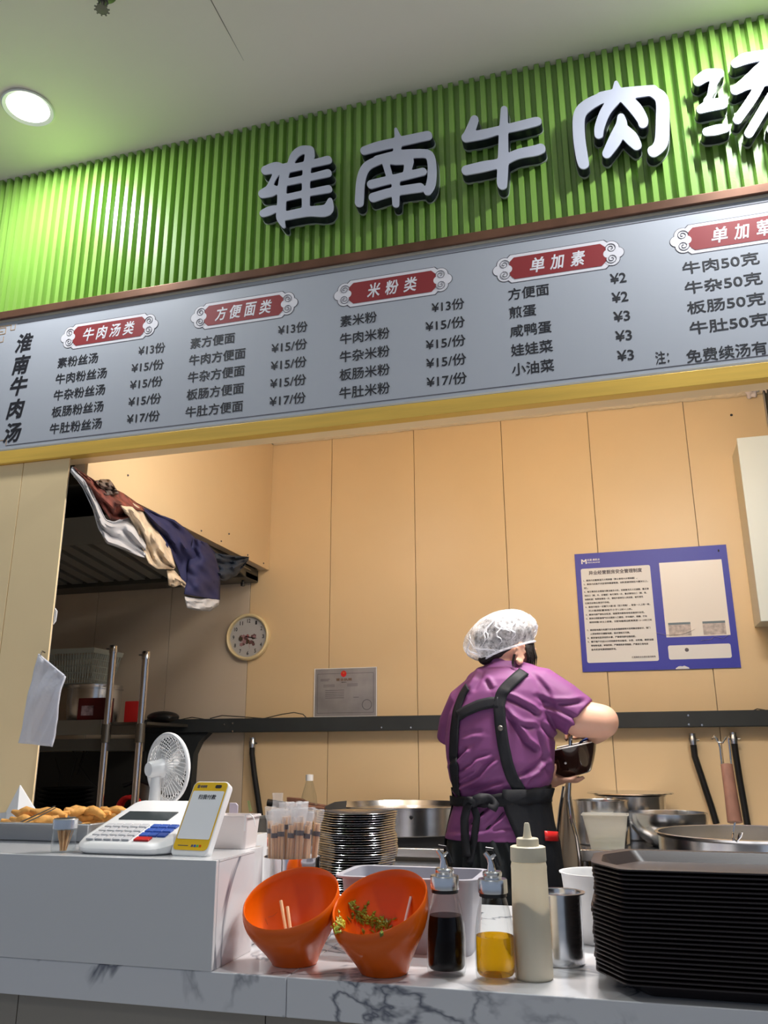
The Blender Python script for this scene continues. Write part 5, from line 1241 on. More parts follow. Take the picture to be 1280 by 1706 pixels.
tag(P('tissue_corner', MB().prism([(-1.6195, 0), (-1.612, 0.01), (-1.611, 0.04), (-1.6195, 0.05)], 2.106, 2.110).xf(Matrix.Translation((0, 0, at(82, 1040, 2.1).z))), PAPER, None, base=Vector((-1.616, 2.108, at(82, 1040, 2.1).z))), 'sliver of white paper sticking out behind the pillar edge above the bags', 'paper')

# ------------------------------------------------------------------ back worktops
t = T('stove_bench', 'steel cooking bench along the back wall left of the cook', 'bench', (-0.95, 3.3, 0.1))
zt_ = 0.955
P('bench_top', B(-1.58, -0.20, 2.98, 3.58, zt_ - 0.03, zt_), STEEL, t, bev=0.003)
P('bench_front', B(-1.57, -0.21, 3.00, 3.02, 0.1, zt_ - 0.0305), STEELD, t)
for x in (-1.55, -0.24):
    for y in (3.04, 3.54): P('leg', B(x - .02, x + .02, y - .018, y + .02, 0.1, zt_ - 0.0305), STEEL, t)
# wide steel griddle ring ; a solid black drum stands for the shaded gap below
gx, gy = -0.845, 3.28
zr = at(660, 1347, 3.0).z
t = T('steel_griddle', 'wide round steel griddle drum with polished rim behind the plate stack', 'griddle', (gx, gy, zt_))
P('drum', MB().lathe([(0.0, 0.0), (0.265, 0.0), (0.265, 0.030), (0.0, 0.030)], 64, (gx, gy, zt_ + .0005)), BLACKP, t)
P('band', MB().lathe([(0.0, 0.031), (0.278, 0.031), (0.281, 0.034), (0.281, zr - zt_ - 0.006), (0.288, zr - zt_ - .004), (0.288, zr - zt_), (0.270, zr - zt_), (0.262, zr - zt_ - 0.02), (0.0, zr - zt_ - 0.02)], 72, (gx, gy, zt_ + .0005)), STEEL, t)
P('knob', MB().lathe([(0.0, 0.0), (0.006, 0.0), (0.006, 0.012), (0.0, 0.014)], 14).xf(Matrix.Translation((gx + 0.10, gy - 0.266, zr - 0.030)) @ Matrix.Rotation(PI / 2, 4, 'X')), BLACKP, t)
t = T('black_oven', 'low black oven with a steel frame under the worktop left of the cook', 'oven', (-0.80, 2.80, 0.1))
P('oven_body', B(-1.10, -0.56, 2.74, 2.975, 0.1, 0.915), STEEL, t, bev=0.003)
P('cavity_shade', B(-1.06, -0.59, 2.735, 2.7395, 0.60, 0.90), BLACKP, t)  # flat black sheet, the shade of the opening painted on the front
P('oven_handle', MB().tube([(-0.72, 2.725, 0.925 - .05), (-0.66, 2.725, 0.925 - .05)], 0.005, 8), CHROME, t)
# bottle and knives
bx_, by_ = at(515, 1340, 3.10).x, 3.10
t = T('plastic_bottle', 'clear plastic bottle with white cap and yellow liquid on the back bench', 'bottle', (bx_, by_, zt_))
c = (bx_, by_, zt_ + .0006); hb_ = at(516, 1290, 3.1).z - zt_
P('bottle_body', MB().lathe([(0.0, 0.0), (0.028, 0.0), (0.031, 0.005), (0.031, hb_ * .56), (0.028, hb_ * .68), (0.016, hb_ * .85), (0.0125, hb_ * .90), (0.0, hb_ * .90)], 28, c), GLASS, t)
P('liquid', MB().lathe([(0.0, 0.003), (0.029, 0.004), (0.0295, hb_ * .42), (0.0, hb_ * .42)], 28, c), OIL, t)
P('white_cap', MB().lathe([(0.0, hb_ * .901), (0.0145, hb_ * .901), (0.0145, hb_ - .002), (0.0, hb_)], 24, c), WHITEP, t)
xq0, xq1 = at(452, 1350, 3.03).x, at(520, 1350, 3.03).x; zq = at(500, 1352, 2.985).z
tag(P('utensil_box', B(xq0, xq1, 2.985, 3.045, zt_ + .0006, zq), BLACKP, None, base=Vector((xq0, 3.03, zt_)), bev=0.003), 'black box on the back bench carrying the cleaver, behind the chopsticks', 'box')
t = T('cleaver', 'broad steel cleaver with a black handle lying on the back bench', 'knife', at(500, 1350, 2.99))
P('blade', MB().prism([tuple(at(a, b, 3.02))[::2] for a, b in ((540, 1344), (558, 1336), (578, 1334), (577, 1347), (545, 1349))], 3.019, 3.021), STEELD, t)
P('handle', MB().tube([at(446, 1337, 3.01), at(478, 1342, 3.02)], [0.013, 0.0125], 12), BLACKP, t)
P('ferrule', MB().tube([at(478, 1342, 3.02), at(541, 1347, 3.02)], [0.010, 0.006], 10), DARKWOOD, t)
t = T('wooden_handle_scraper', 'brown wooden handled scraper behind the clear plastic bottle', 'scraper', at(500, 1345, 3.05))
P('handle', MB().prism([tuple(at(a, b, 3.2))[::2] for a, b in ((478, 1328), (502, 1330), (515, 1337), (560, 1344), (555, 1349), (480, 1349))], 3.195, 3.215), DARKWOOD, t, bev=0.003)
vessel('small_grey_pot', 'small dull grey pot behind the white storage box and hose', 'pot', at(440, 1390, 2.6).x, 2.60, 0.91, 0.062, 0.066, at(440, 1362, 2.6).z - 0.91, mat=STEELD)
t = T('side_shelf', 'narrow steel shelf carrying the small grey pot behind the counter', 'shelf', (at(440, 1390, 2.6).x, 2.6, 0.1))
qx = at(440, 1390, 2.6).x
P('shelf_top', B(qx - .12, qx + .12, 2.50, 2.70, 0.890, 0.909), STEEL, t, bev=0.002)
for sx_ in (-.1, .1):
    for sy_ in (2.52, 2.68): P('leg', B(qx + sx_ - .012, qx + sx_ + .012, sy_ - .012, sy_ + .012, 0.1, 0.8895), STEEL, t)
# right hand table
t = T('steel_table', 'stainless steel prep table right of the cook, with a raised front edge', 'table', (0.2, 3.2, 0.1))
ztr = 0.958
P('table_top', B(-0.185, 0.70, 3.05, 3.62, ztr - 0.038, ztr), STEEL, t, bev=0.003)
for x in (-0.165, 0.68):
    for y in (3.08, 3.59): P('leg', MB().lathe([(0.0, 0.1), (0.018, 0.1), (0.018, ztr - 0.0385), (0.0, ztr - 0.0385)], 18, (x, y, 0)), STEEL, t)
P('lower_shelf', B(-0.16, 0.675, 3.09, 3.58, 0.30, 0.315), STEEL, t)
def vpx(name, lab, cat, cxp, topy, wp, Y, r0f, z0=ztr, **k):
    c_ = at(cxp, topy, Y); r = wp / 2 / FPX * ((c_ - O).dot(fw)); return vessel(name, lab, cat, c_.x, Y, z0, r * r0f, r, c_.z - z0, **k)
vpx('steel_stockpot', 'tall steel stockpot with a wide lid at the back of the prep table', 'pot', 1050, 1326, 112, 3.50, 0.96, lip=0.004, parts='pot_wall')
c_ = at(1050, 1324, 3.50)
lid = T('pan_lid', 'wide flat steel lid lying on the stockpot', 'lid', (c_.x, 3.50, c_.z + .003))
P('lid_disc', MB().lathe([(0.0, 0.006), (0.10, 0.003), (0.160, 0.0), (0.163, 0.001), (0.160, 0.005), (0.10, 0.009), (0.0, 0.013)], 48, (c_.x, 3.50, c_.z + 0.004)), STEEL, lid)
vpx('steel_pan', 'straight sided steel pan at the left of the prep table, behind the frosted tub', 'pan', 1000, 1334, 90, 3.26, 0.98, lip=0.003)
vpx('steel_basin', 'round bellied steel basin with a wide rim right of the frosted tub', 'basin', 1112, 1354, 118, 3.22, 0.48, lip=0.006, belly=0.030)
t = T('frosted_tub', 'square frosted plastic tub with green scraps at the front of the prep table', 'tub', (at(1010, 1400, 3.10).x, 3.09, ztr))
xa, xb = at(985, 1404, 3.08).x, at(1040, 1404, 3.08).x; xc, xd = at(969, 1356, 3.08).x, at(1048, 1356, 3.08).x; zt2 = at(1010, 1356, 3.08).z
xm = (xa + xb) / 2
P('tub_wall', MB().loft([ring4(xa, xb, 3.065, 3.125, ztr + .001), ring4(xc + .004, xd - .004, 3.045, 3.142, zt2 - .003), ring4(xc, xd, 3.04, 3.147, zt2 - .003), ring4(xc, xd, 3.04, 3.147, zt2), ring4(xc + .007, xd - .007, 3.048, 3.139, zt2), ring4(xa + .003, xb - .003, 3.068, 3.122, ztr + .004)]), TUB, t, bev=0.003)
rg_ = random.Random(3); mb = MB()
for i in range(60):
    c_ = Vector((rg_.uniform(xa + .012, xb - .006), rg_.uniform(3.075, 3.115), ztr + .006 + rg_.uniform(0, 0.014) * (0.3 + (i % 3)))); mb.sphere(c_, (0.005, 0.005, 0.003), 6, 4)
o = P('greens', mb, PM('pale_green_scraps', (0.45, 0.50, 0.25), 0.5, var=0.5, vs=60), t); o['kind'] = 'stuff'
# big stock kettle with the strainer
ky = 2.72; rk = 0.25; kx = at(1097, 1400, ky).x + rk
zk = at(1097, 1383, ky).z
t = T('stock_kettle', 'very large steel stock kettle with rolled rim at the right edge', 'kettle', (kx, ky, 0.1))
P('kettle_wall', MB().lathe([(0.0, 0.1), (rk, 0.1), (rk, zk - .012), (rk + .007, zk - .008), (rk + .009, zk - .002), (rk + .004, zk), (rk - .002, zk - .002), (rk - .003, 0.75), (0.0, 0.75)], 96, (kx, ky, 0)), STEEL, t)
P('broth', MB().lathe([(0.0, 0.0), (rk - .004, 0.0), (rk - .004, 0.002), (0.0, 0.002)], 48, (kx, ky, zk - 0.09)), PM('pale_broth', (0.45, 0.38, 0.28), 0.1), t)
P('clip', MB().tube([at(1222, 1388, 2.455), at(1222, 1400, 2.455), at(1230, 1400, 2.455), at(1232, 1388, 2.455)], 0.0025, 6), CHROME, t)
t = T('wire_strainer', 'wire strainer with a worn brown wooden handle hooked on the kettle', 'strainer', at(1225, 1400, 2.46))
a_, b_ = at(1211, 1274, 2.51), at(1225, 1370, 2.46)
P('wooden_handle', MB().tube([a_, a_.lerp(b_, .5), b_], [0.0155, 0.0165, 0.0190], 14, flat=0.75), DARKWOOD, t)
for dx in (-1, 1):
    P('wire_arm', MB().tube([a_ + V3(dx * 0.012, 0, 0), at(1211 + dx * 8 - 3, 1245, 2.52), at(1208 + dx * 9 - 3, 1232, 2.52), at(1206 + dx * 13 - 3, 1226, 2.52), at(1202 + dx * 15, 1231, 2.51)], 0.0024, 7), CHROME, t)
P('cross_hook', MB().tube([at(1192, 1228, 2.515), at(1196, 1236, 2.51), at(1204, 1238, 2.51), at(1210, 1228, 2.515)], 0.0026, 7), CHROME, t)
P('lower_wire', MB().tube([b_, at(1222, 1385, 2.46), at(1221, 1396, 2.45), at(1228, 1402, 2.455), at(1235, 1394, 2.455), at(1237, 1386, 2.45)], 0.0026, 7), CHROME, t)
# steel tap pole and hanging bag behind the cook
t = T('steel_pole', 'thin bent steel pipe standing between the cook and the prep table', 'pipe', (at(950, 1460, 2.90).x, 2.90, 0.1))
q = at(962, 1480, 2.90)
P('pipe', MB().tube([at(951, 1222, 2.90), at(950, 1280, 2.90), at(948, 1330, 2.90), at(952, 1365, 2.90), at(961, 1395, 2.90), at(966, 1430, 2.90), Vector((at(966, 1450, 2.9).x, 2.90, 0.1005))], 0.0065, 10), CHROME, t)
P('second_pipe', MB().tube([at(940, 1310, 2.93), at(934, 1345, 2.93), at(928, 1400, 2.93), Vector((at(926, 1420, 2.93).x, 2.93, 0.1005))], 0.006, 10), CHROME, t)
t = T('cream_bag', 'tall limp cream plastic bag hanging between the cook and the prep table', 'bag', (at(945, 1470, 2.97).x, 2.97, 0.80))
rg = []
for j, (py, l, r) in enumerate(((1300, 944, 949), (1325, 938, 952), (1355, 934, 957), (1400, 930, 964), (1440, 929, 966), (1500, 930, 968))):
    a, b = at(l, py, 2.97), at(r, py, 2.97); cxx = (a + b) / 2; w = (b - a).length / 2
    rg.append([cxx + Vector((w * math.cos(2 * PI * i / 20), 0.025 * math.sin(2 * PI * i / 20) + 0.006 * math.sin(i * 2.2), 0)) for i in range(20)])
P('bag_body', MB().loft(rg), PM('cream_bag_film', (0.62, 0.52, 0.40), 0.4), t, ang=80)
# ------------------------------------------------------------------ the cook, seen from behind
YP = 2.60
def proj_np(Vs):
    D = Vs - np.array(O); z = D @ np.array(fw)
    return 640 + FPX * (D @ np.array(RT)) / z, 853 - FPX * (D @ np.array(UP)) / z
def displace(me, creases, w=0.010, A=0.006, ymax=2.66, noise=0.0):
    n = len(me.vertices); co = np.empty(n * 3); me.vertices.foreach_get('co', co); co = co.reshape(-1, 3)
    no = np.empty(n * 3); me.vertices.foreach_get('normal', no); no = no.reshape(-1, 3)
    px, py = proj_np(co); d_all = np.zeros(n); W_ = w * 520
    for cr in creases:
        pts, amp = cr if isinstance(cr, tuple) else (cr, 1.0)
        best = np.full(n, 1e9); side = np.zeros(n); along = np.zeros(n); L = len(pts) - 1
        for i in range(L):
            ax_, ay_ = pts[i]; bx_, by_ = pts[i + 1]; dx, dy = bx_ - ax_, by_ - ay_; l2 = dx * dx + dy * dy
            t_ = np.clip(((px - ax_) * dx + (py - ay_) * dy) / l2, 0, 1); ex = px - ax_ - t_ * dx; ey = py - ay_ - t_ * dy; dd = np.hypot(ex, ey)
            m = dd < best; best[m] = dd[m]; side[m] = np.sign(ex * dy - ey * dx)[m]; along[m] = ((i + t_) / L)[m]
        s = best * side; fade = np.clip(np.minimum(along, 1 - along) * 5 + 0.25, 0, 1)
        d_all += amp * A * fade * (np.exp(-(s / W_) ** 2) - 0.8 * np.exp(-((s - 1.7 * W_) / (1.1 * W_)) ** 2))
    f = np.clip((ymax - co[:, 1]) / 0.05, 0, 1)
    co2 = co + no * (d_all * f)[:, None]
    me.vertices.foreach_set('co', co2.reshape(-1)); me.update()
def shift(me, base):
    me.transform(Matrix.Translation(-Vector(base)))
cook = T('person', 'cook in purple polo shirt, black apron and white hair net, holding a dark bowl', 'person', (-0.36, YP, 0.1))
CB = Vector(cook['_b'])
def M_(me, name, mat, parent=cook, **k):
    shift(me, CB); o = mk(name, me, mat, parent, **k); return o
# body: one continuous figure
cxm_ = at(833, 1300, YP).x
bd = MB()
def g(px, py, y): return at(px, py, y)
hipz = 0.86
cap_chain(bd, [(cxm_, YP + 0.01, hipz + .02), g(838, 1300, YP + .02), g(838, 1220, YP + .01), g(838, 1160, YP)], [0.125, 0.105, 0.110, 0.092], 24)
cap_chain(bd, [g(790, 1166, YP), g(838, 1146, YP), g(892, 1150, YP)], [0.048, 0.060, 0.050], 20)
neck0, neck1 = g(836, 1142, YP + .0), g(843, 1095, YP + .020)
cap_chain(bd, [neck0, neck1], [0.058, 0.050], 20)
HC = g(840, 1076, YP + .030); Fd = Vector((0.74, 0.64, -0.20)).normalized(); Sd = Fd.cross(Vector((0, 0, 1))).normalized(); Ud = Sd.cross(Fd)
bd.sphere(HC, (0.080, 0.080, 0.082), 24, 16)
bd.sphere(HC + Fd * 0.030 - Ud * 0.015, (0.070, 0.070, 0.076), 24, 16)
bd.sphere(HC + Fd * 0.050 - Ud * 0.072, (0.043, 0.043, 0.040), 20, 12)
cap_chain(bd, [HC + Fd * 0.100 - Ud * 0.012, HC + Fd * 0.116 - Ud * 0.040], [0.008, 0.013], 12)
for s in (-1, 1): bd.sphere(HC + Fd * 0.085 + Sd * 0.030 * s + Ud * 0.006, (0.016, 0.016, 0.010), 12, 8)
bd.sphere(HC + Fd * 0.098 - Ud * 0.064, (0.020, 0.020, 0.007), 12, 8)
# ears, right one faces the viewer
for s, off in ((1, 0.0),):
    e0 = g(863, 1089, YP - 0.036)
    for k in range(9):
        a = -2.4 + k * 0.62; q = e0 + Ud * (0.030 * math.cos(a)) + Fd * (0.017 * math.sin(a)) + Sd * s * 0.014
        bd.sphere(q, 0.0060, 8, 6)
    bd.sphere(e0 - Ud * 0.028 + Sd * s * 0.012, (0.010, 0.010, 0.011), 10, 8); bd.sphere(e0 + Sd * s * .004, (0.013, 0.013, 0.024), 12, 8)
# arms
RS, RE, RW = g(897, 1152, YP), g(1003, 1202, YP - 0.010), g(992, 1226, YP + 0.20)
cap_chain(bd, [RS, g(966, 1197, YP - .008), RE], [0.052, 0.0555, 0.0500], 22)
cap_chain(bd, [RE, RE.lerp(RW, 0.45), RW], [0.047, 0.040, 0.026], 20)
LS, LE, LW = g(778, 1168, YP), g(772, 1262, YP + 0.10), g(885, 1298, YP + 0.19)
cap_chain(bd, [LS, LE], [0.048, 0.040], 20); cap_chain(bd, [LE, LW], [0.038, 0.025], 18)
BCy = YP + 0.215
# left hand under the bowl: palm and five fingers
PL = g(921, 1299, BCy - 0.03)
cap_chain(bd, [LW, PL], [0.024, 0.025], 16)
bd.sphere(PL + V3(0.012, 0.0, 0.0), (0.036, 0.036, 0.017), 16, 10)
FB = [((0.030, -0.030, 0.002), (0.056, -0.036, 0.001), (0.074, -0.028, 0.010), 0.0085), ((0.038, -0.010, 0.001), (0.070, -0.012, -0.003), (0.092, -0.008, 0.006), 0.0088),
      ((0.038, 0.010, 0.001), (0.072, 0.012, -0.004), (0.094, 0.014, 0.006), 0.0086), ((0.032, 0.028, 0.001), (0.060, 0.034, -0.002), (0.080, 0.038, 0.006), 0.0078)]
for a, b, c_, r in FB: cap_chain(bd, [PL + V3(*a), PL + V3(*b), PL + V3(*c_)], [r * 1.1, r, r * 0.82], 12)
cap_chain(bd, [PL + V3(0.0, -0.026, 0.006), PL + V3(0.006, -0.046, 0.022), PL + V3(0.014, -0.052, 0.044)], [0.0115, 0.0100, 0.0082], 12)
# right hand over the bowl, closed on the spoon handle
PR = RW + V3(-0.035, 0.030, 0.012)
cap_chain(bd, [RW, PR], [0.025, 0.024], 16); bd.sphere(PR + V3(-0.012, 0.008, 0.004), (0.032, 0.032, 0.018), 16, 10)
for k in range(4):
    a = PR + V3(-0.030, 0.026 - k * 0.017, 0.004); b = a + V3(-0.024, 0.0, -0.004); c_ = b + V3(-0.004, 0.001, -0.022); r = 0.0085 - 0.0005 * k
    cap_chain(bd, [a, b, c_], [r * 1.1, r, r * 0.85], 10)
cap_chain(bd, [PR + V3(0.0, -0.022, -0.004), PR + V3(-0.014, -0.036, -0.012), PR + V3(-0.032, -0.034, -0.018)], [0.011, 0.0095, 0.008], 10)
# legs and feet
for s in (-1, 1):
    hx_ = cxm_ + s * 0.075
    cap_chain(bd, [(hx_, YP + .01, hipz), (hx_, YP - .005, 0.50), (hx_, YP + .015, 0.17)], [0.078, 0.052, 0.036], 18)
    cap_chain(bd, [(hx_, YP + .01, 0.145), (hx_ + s * .01, YP + 0.12, 0.135)], [0.035, 0.026], 14)
M_(remesh(bd, 0.0048, 8, 0.5), 'body', SKIN)
# shirt
def ering(py, l, r, b, yc, n=40, e=2.3):
    A_, B2 = g(l, py, yc), g(r, py, yc); c_ = (A_ + B2) / 2; a = (B2.x - A_.x) / 2; out = []
    for i in range(n):
        t_ = 2 * PI * i / n; ct, st_ = math.cos(t_), math.sin(t_)
        out.append(Vector((c_.x + a * abs(ct) ** (2 / e) * (1 if ct > 0 else -1), yc + b * abs(st_) ** (2 / e) * (1 if st_ > 0 else -1), c_.z)))
    return out
SH = [(1105, 818, 852, 0.046, YP + .012), (1112, 806, 870, 0.062, YP + .008), (1122, 790, 893, 0.080, YP + .003), (1135, 777, 909, 0.093, YP), (1155, 764, 919, 0.106, YP), (1190, 749, 923, 0.116, YP), (1230, 743, 926, 0.119, YP),
      (1270, 746, 924, 0.119, YP), (1300, 751, 920, 0.113, YP), (1318, 757, 912, 0.106, YP), (1332, 760, 903, 0.101, YP), (1346, 756, 906, 0.104, YP), (1370, 749, 914, 0.114, YP), (1397, 743, 922, 0.120, YP)]
sh = MB().loft([ering(*a) for a in SH])
sh.tube([g(868, 1140, YP), g(900, 1148, YP), g(935, 1172, YP - .004), g(966, 1196, YP - .008)], [0.062, 0.068, 0.068, 0.0655], 28)
sh.tube([g(800, 1150, YP), g(774, 1172, YP + .005), g(758, 1205, YP + .035), g(754, 1232, YP + .062)], [0.052, 0.054, 0.050, 0.050], 24)
cap_chain(sh, [g(800, 1142, YP), g(838, 1128, YP), g(880, 1136, YP)], [0.048, 0.062, 0.056], 20)
shm = remesh(sh, 0.0042, 5, 0.5)
def q8(*pts): return [(740 + a / 8, 1130 + b / 8) for a, b in pts]
CR = [(q8((70, 1175), (200, 1100), (280, 1020), (340, 950)), 1.2), (q8((100, 1515), (330, 1410), (480, 1330), (600, 1200), (740, 1080)), 1.3), (q8((350, 1565), (560, 1480), (820, 1400)), 1.2), (q8((200, 1290), (380, 1180), (440, 1110), (640, 1050)), 1.0),
      (q8((120, 1440), (300, 1330), (420, 1260)), 0.7), (q8((810, 440), (960, 640), (1090, 850), (1260, 980)), -1.4), (q8((800, 240), (950, 300), (1160, 410), (1260, 500)), -1.2), (q8((880, 540), (1050, 640), (1240, 650)), -0.9),
      (q8((980, 1370), (1160, 1280), (1300, 1180), (1400, 1100)), 1.2), (q8((1060, 1420), (1160, 1300), (1290, 1240)), 0.9), (q8((540, 10), (600, 100), (620, 150)), -0.8), (q8((230, 830), (380, 780), (520, 770)), 0.4),
      ([(800, 1112), (792, 1130), (782, 1150)], 0.8), ([(895, 1160), (920, 1172), (950, 1172), (975, 1168)], -0.9), ([(905, 1182), (925, 1186), (950, 1200), (958, 1208)], 1.0), ([(900, 1205), (915, 1222), (928, 1232)], -1.0), ([(890, 1125), (912, 1150), (925, 1185)], -0.5),
      ([(782, 1386), (800, 1366), (822, 1345), (838, 1332)], 1.1), ([(812, 1388), (835, 1368), (850, 1350)], 1.0), ([(745, 1392), (800, 1390), (860, 1384)], 0.5), ([(896, 1215), (905, 1250), (915, 1290)], -0.9)]
displace(shm, CR, w=0.0075, A=0.0085)
shirt = M_(shm.copy(), 'polo_shirt', PURPLE)
bvs = BVHTree.FromPolygons([v.co.copy() for v in shm.vertices], [tuple(p.vertices) for p in shm.polygons])
# collar
cr_ = MB(); n = 40; r0 = [Vector(v) for v in ering(1107, 814, 858, 0.052, YP + .012, n)]
r1 = [v + V3(0, 0, .020) for v in [Vector(v) for v in ering(1107, 818, 853, 0.046, YP + .014, n)]]
P('collar', MB().loft([r0, r1], caps=False), PURPLE, cook, solid=0.004)
# trousers
tr = MB()
TRR = [(1345, 760, 902, 0.098, YP), (1390, 748, 912, 0.115, YP), (1430, 744, 924, 0.124, YP), (1480, 743, 932, 0.126, YP), (1530, 746, 934, 0.124, YP)]
tr.loft([ering(*a) for a in TRR])
zc_ = g(838, 1525, YP).z
for s in (-1, 1):
    tr.tube([(cxm_ + s * .078, YP, zc_ + .03), (cxm_ + s * .080, YP, 0.52), (cxm_ + s * .080, YP + .01, 0.19)], [0.096, 0.076, 0.066], 24)
trm = remesh(tr, 0.006, 4)
displace(trm, [([(756, 1405), (757, 1440), (755, 1490)], 1.2), ([(768, 1405), (766, 1450), (762, 1490)], -1.2), ([(786, 1400), (790, 1440), (788, 1490)], 1.2), ([(800, 1400), (802, 1440), (806, 1490)], 1.0), ([(822, 1400), (830, 1440), (840, 1490)], 1.2), ([(835, 1400), (846, 1440), (856, 1490)], -1.0), ([(812, 1405), (815, 1450), (818, 1490)], -0.8)], w=0.008, A=0.008)
M_(trm, 'trousers', CHARC)
for s in (-1, 1):
    x = cxm_ + s * 0.082
    P('shoe', MB().loft([[Vector((x + a * math.cos(2 * PI * i / 20), YP + 0.065 + b * math.sin(2 * PI * i / 20), z)) for i in range(20)] for z, a, b in ((0.1012, 0.044, 0.125), (0.115, 0.047, 0.130), (0.140, 0.045, 0.120), (0.165, 0.038, 0.085), (0.185, 0.036, 0.060))]), BLACKP, cook)
# apron
def wrap(rings, th0, th1, n, off=0.010):
    """rings: (z, cx, a, b, thL) ; angle from the back (-Y) towards +X"""
    vs = []; fs = []
    for (z, cx_, a, b, tl) in rings:
        s0 = tl if th0 is None else th0
        for i in range(n + 1):
            th = s0 + (th1 - s0) * i / n; wv = 1 + 0.012 * math.sin(th * 11 + z * 9)
            vs.append((cx_ + (a + off) * wv * math.sin(th), YP - (b + off) * wv * math.cos(th), z))
    m = n + 1
    for j in range(len(rings) - 1):
        for i in range(n): fs.append((j * m + i, j * m + i + 1, (j + 1) * m + i + 1, (j + 1) * m + i))
    return MB().add(vs, fs)
ap = []
for py, l, r, b, xl in ((1312, 754, 918, 0.112, 838), (1332, 757, 912, 0.106, 837), (1350, 754, 914, 0.112, 843), (1372, 749, 918, 0.119, 853), (1398, 744, 926, 0.126, 865), (1430, 743, 930, 0.131, 873), (1480, 742, 936, 0.136, 882), (1560, 742, 944, 0.142, 890), (1700, 742, 950, 0.146, 895)):
    A_, B2, XL_ = g(l, py, YP), g(r, py, YP), g(xl, py, YP - b)
    a = (B2.x - A_.x) / 2; cx_ = (A_.x + B2.x) / 2; ap.append((A_.z, cx_, a, b, math.asin(max(-1, min(1, (XL_.x - cx_) / (a + .01))))))
apron = P('apron', wrap(ap, None, math.radians(262), 48), BLACKC, cook, solid=0.003, ang=70)
# waist band ring
wbd = []
n = 64
for k, (dz) in enumerate((-0.016, -0.006, 0.006, 0.016)):
    ring_ = []
    for i in range(n):
        th = 2 * PI * i / n; u = (math.sin(th) + 1) / 2; py = 1333 - 13 * u ** 2
        a_, b_ = g(757, py, YP), g(913, py, YP); a = (b_.x - a_.x) / 2 + 0.010; cx_ = (a_.x + b_.x) / 2
        ring_.append(Vector((cx_ + a * math.sin(th), YP - 0.117 * math.cos(th), a_.z + dz * (0.75 + 0.7 * u) + 0.0015 * math.sin(i * 1.7))))
    wbd.append(ring_)
P('waist_band', MB().loft(wbd, caps=False), BLACKC, cook, solid=0.004, ang=70)
def ribbon(pts, w, mat, nm, off=0.004, par=cook):
    R_ = resamp(pts, max(8, len(pts) * 6)); C_ = []
    for p in R_:
        h = bvs.ray_cast(O, ray(p.x, p.y).normalized())
        if h[0] is None: h = (g(p.x, p.y, YP - .10), V3(0, -1, 0), 0, 0)
        C_.append((h[0], h[1]))
    n_ = len(C_)
    N_ = []
    for i in range(n_):
        v = sum((C_[k][1] for k in range(max(0, i - 3), min(n_, i + 4))), Vector()); N_.append(v.normalized())
    pos = [C_[i][0] for i in range(n_)]
    pos = [sum((pos[k] for k in range(max(0, i - 1), min(n_, i + 2))), Vector()) / (min(n_, i + 2) - max(0, i - 1)) for i in range(n_)]
    vs = []; fs = []
    for i in range(n_):
        t_ = (pos[min(i + 1, n_ - 1)] - pos[max(i - 1, 0)]).normalized(); s_ = t_.cross(N_[i]).normalized()
        for k in (-2, -1, 0, 1, 2): 
            q = pos[i] + s_ * (w / 4 * k); h = bvs.find_nearest(q)
            dd = (q - h[0]).dot(h[1]) if h[0] is not None else 0
            q2 = q + N_[i] * (off + max(0, -dd) + (0.0008 if k == 0 else 0)); vs.append(q2)
    for i in range(n_ - 1):
        for k in range(4): fs.append((i * 5 + k, i * 5 + k + 1, (i + 1) * 5 + k + 1, (i + 1) * 5 + k))
    return P(nm, MB().add(vs, fs), mat, par, solid=0.0035, ang=70)
STRAP = PM('black_strap_webbing', (0.012, 0.013, 0.017), 0.6, spec=0.3, bump=0.3, bs=200, bdist=0.001)
ribbon([(782, 1143), (772, 1158), (763, 1182), (759, 1215), (757, 1255), (759, 1290), (763, 1325)], 0.034, STRAP, 'shoulder_strap')
ribbon([(874, 1119), (861, 1130), (846, 1144), (836, 1156), (832, 1175), (834, 1205), (839, 1240), (845, 1270), (852, 1292), (862, 1310), (868, 1320)], 0.034, STRAP, 'shoulder_strap')
ribbon([(763, 1194), (780, 1184), (800, 1175), (818, 1171), (832, 1171)], 0.033, STRAP, 'cross_strap', off=0.0045)
P('strap_buckle', MB().sphere(g(834, 1213, YP - .128), (0.008, 0.004, 0.008), 10, 8), STEELD, cook)
def hang(pts, w, nm, y=YP - .128, tw=0.0):
    R_ = resamp([(a, b) for a, b in pts], 16); vs = []
    for i, p in enumerate(R_):
        c_ = g(p.x, p.y, y - 0.006 * math.sin(i * 0.5)); t_ = (R_[min(i + 1, 15)] - R_[max(i - 1, 0)]).normalized(); s_ = Vector((-t_.y, 0, -t_.x)) * -1
        s_ = Vector((-t_.y, 0.25 * math.sin(i * .6 + tw), -t_.x)).normalized()
        vs += [c_ - s_ * w / 2, c_, c_ + s_ * w / 2]
    fs = [(i * 3 + k, i * 3 + k + 1, i * 3 + k + 4, i * 3 + k + 3) for i in range(15) for k in (0, 1)]
    return P(nm, MB().add(vs, fs), STRAP, cook, solid=0.003, ang=70)
hang([(786, 1334), (778, 1345), (774, 1365), (775, 1395), (778, 1428)], 0.024, 'apron_tie')
hang([(786, 1336), (795, 1360), (790, 1400), (782, 1440)], 0.020, 'apron_tie', YP - .122, 1.0)
hang([(788, 1336), (800, 1330), (815, 1331), (824, 1340), (819, 1349)], 0.028, 'bow_loop', YP - .136, 2.0)
hang([(790, 1334), (780, 1332), (776, 1340), (784, 1346)], 0.018, 'bow_loop', YP - .138, 0.4)
P('bow_knot', MB().sphere(g(789, 1336, YP - .134), (0.015, 0.010, 0.015), 14, 10), STRAP, cook)
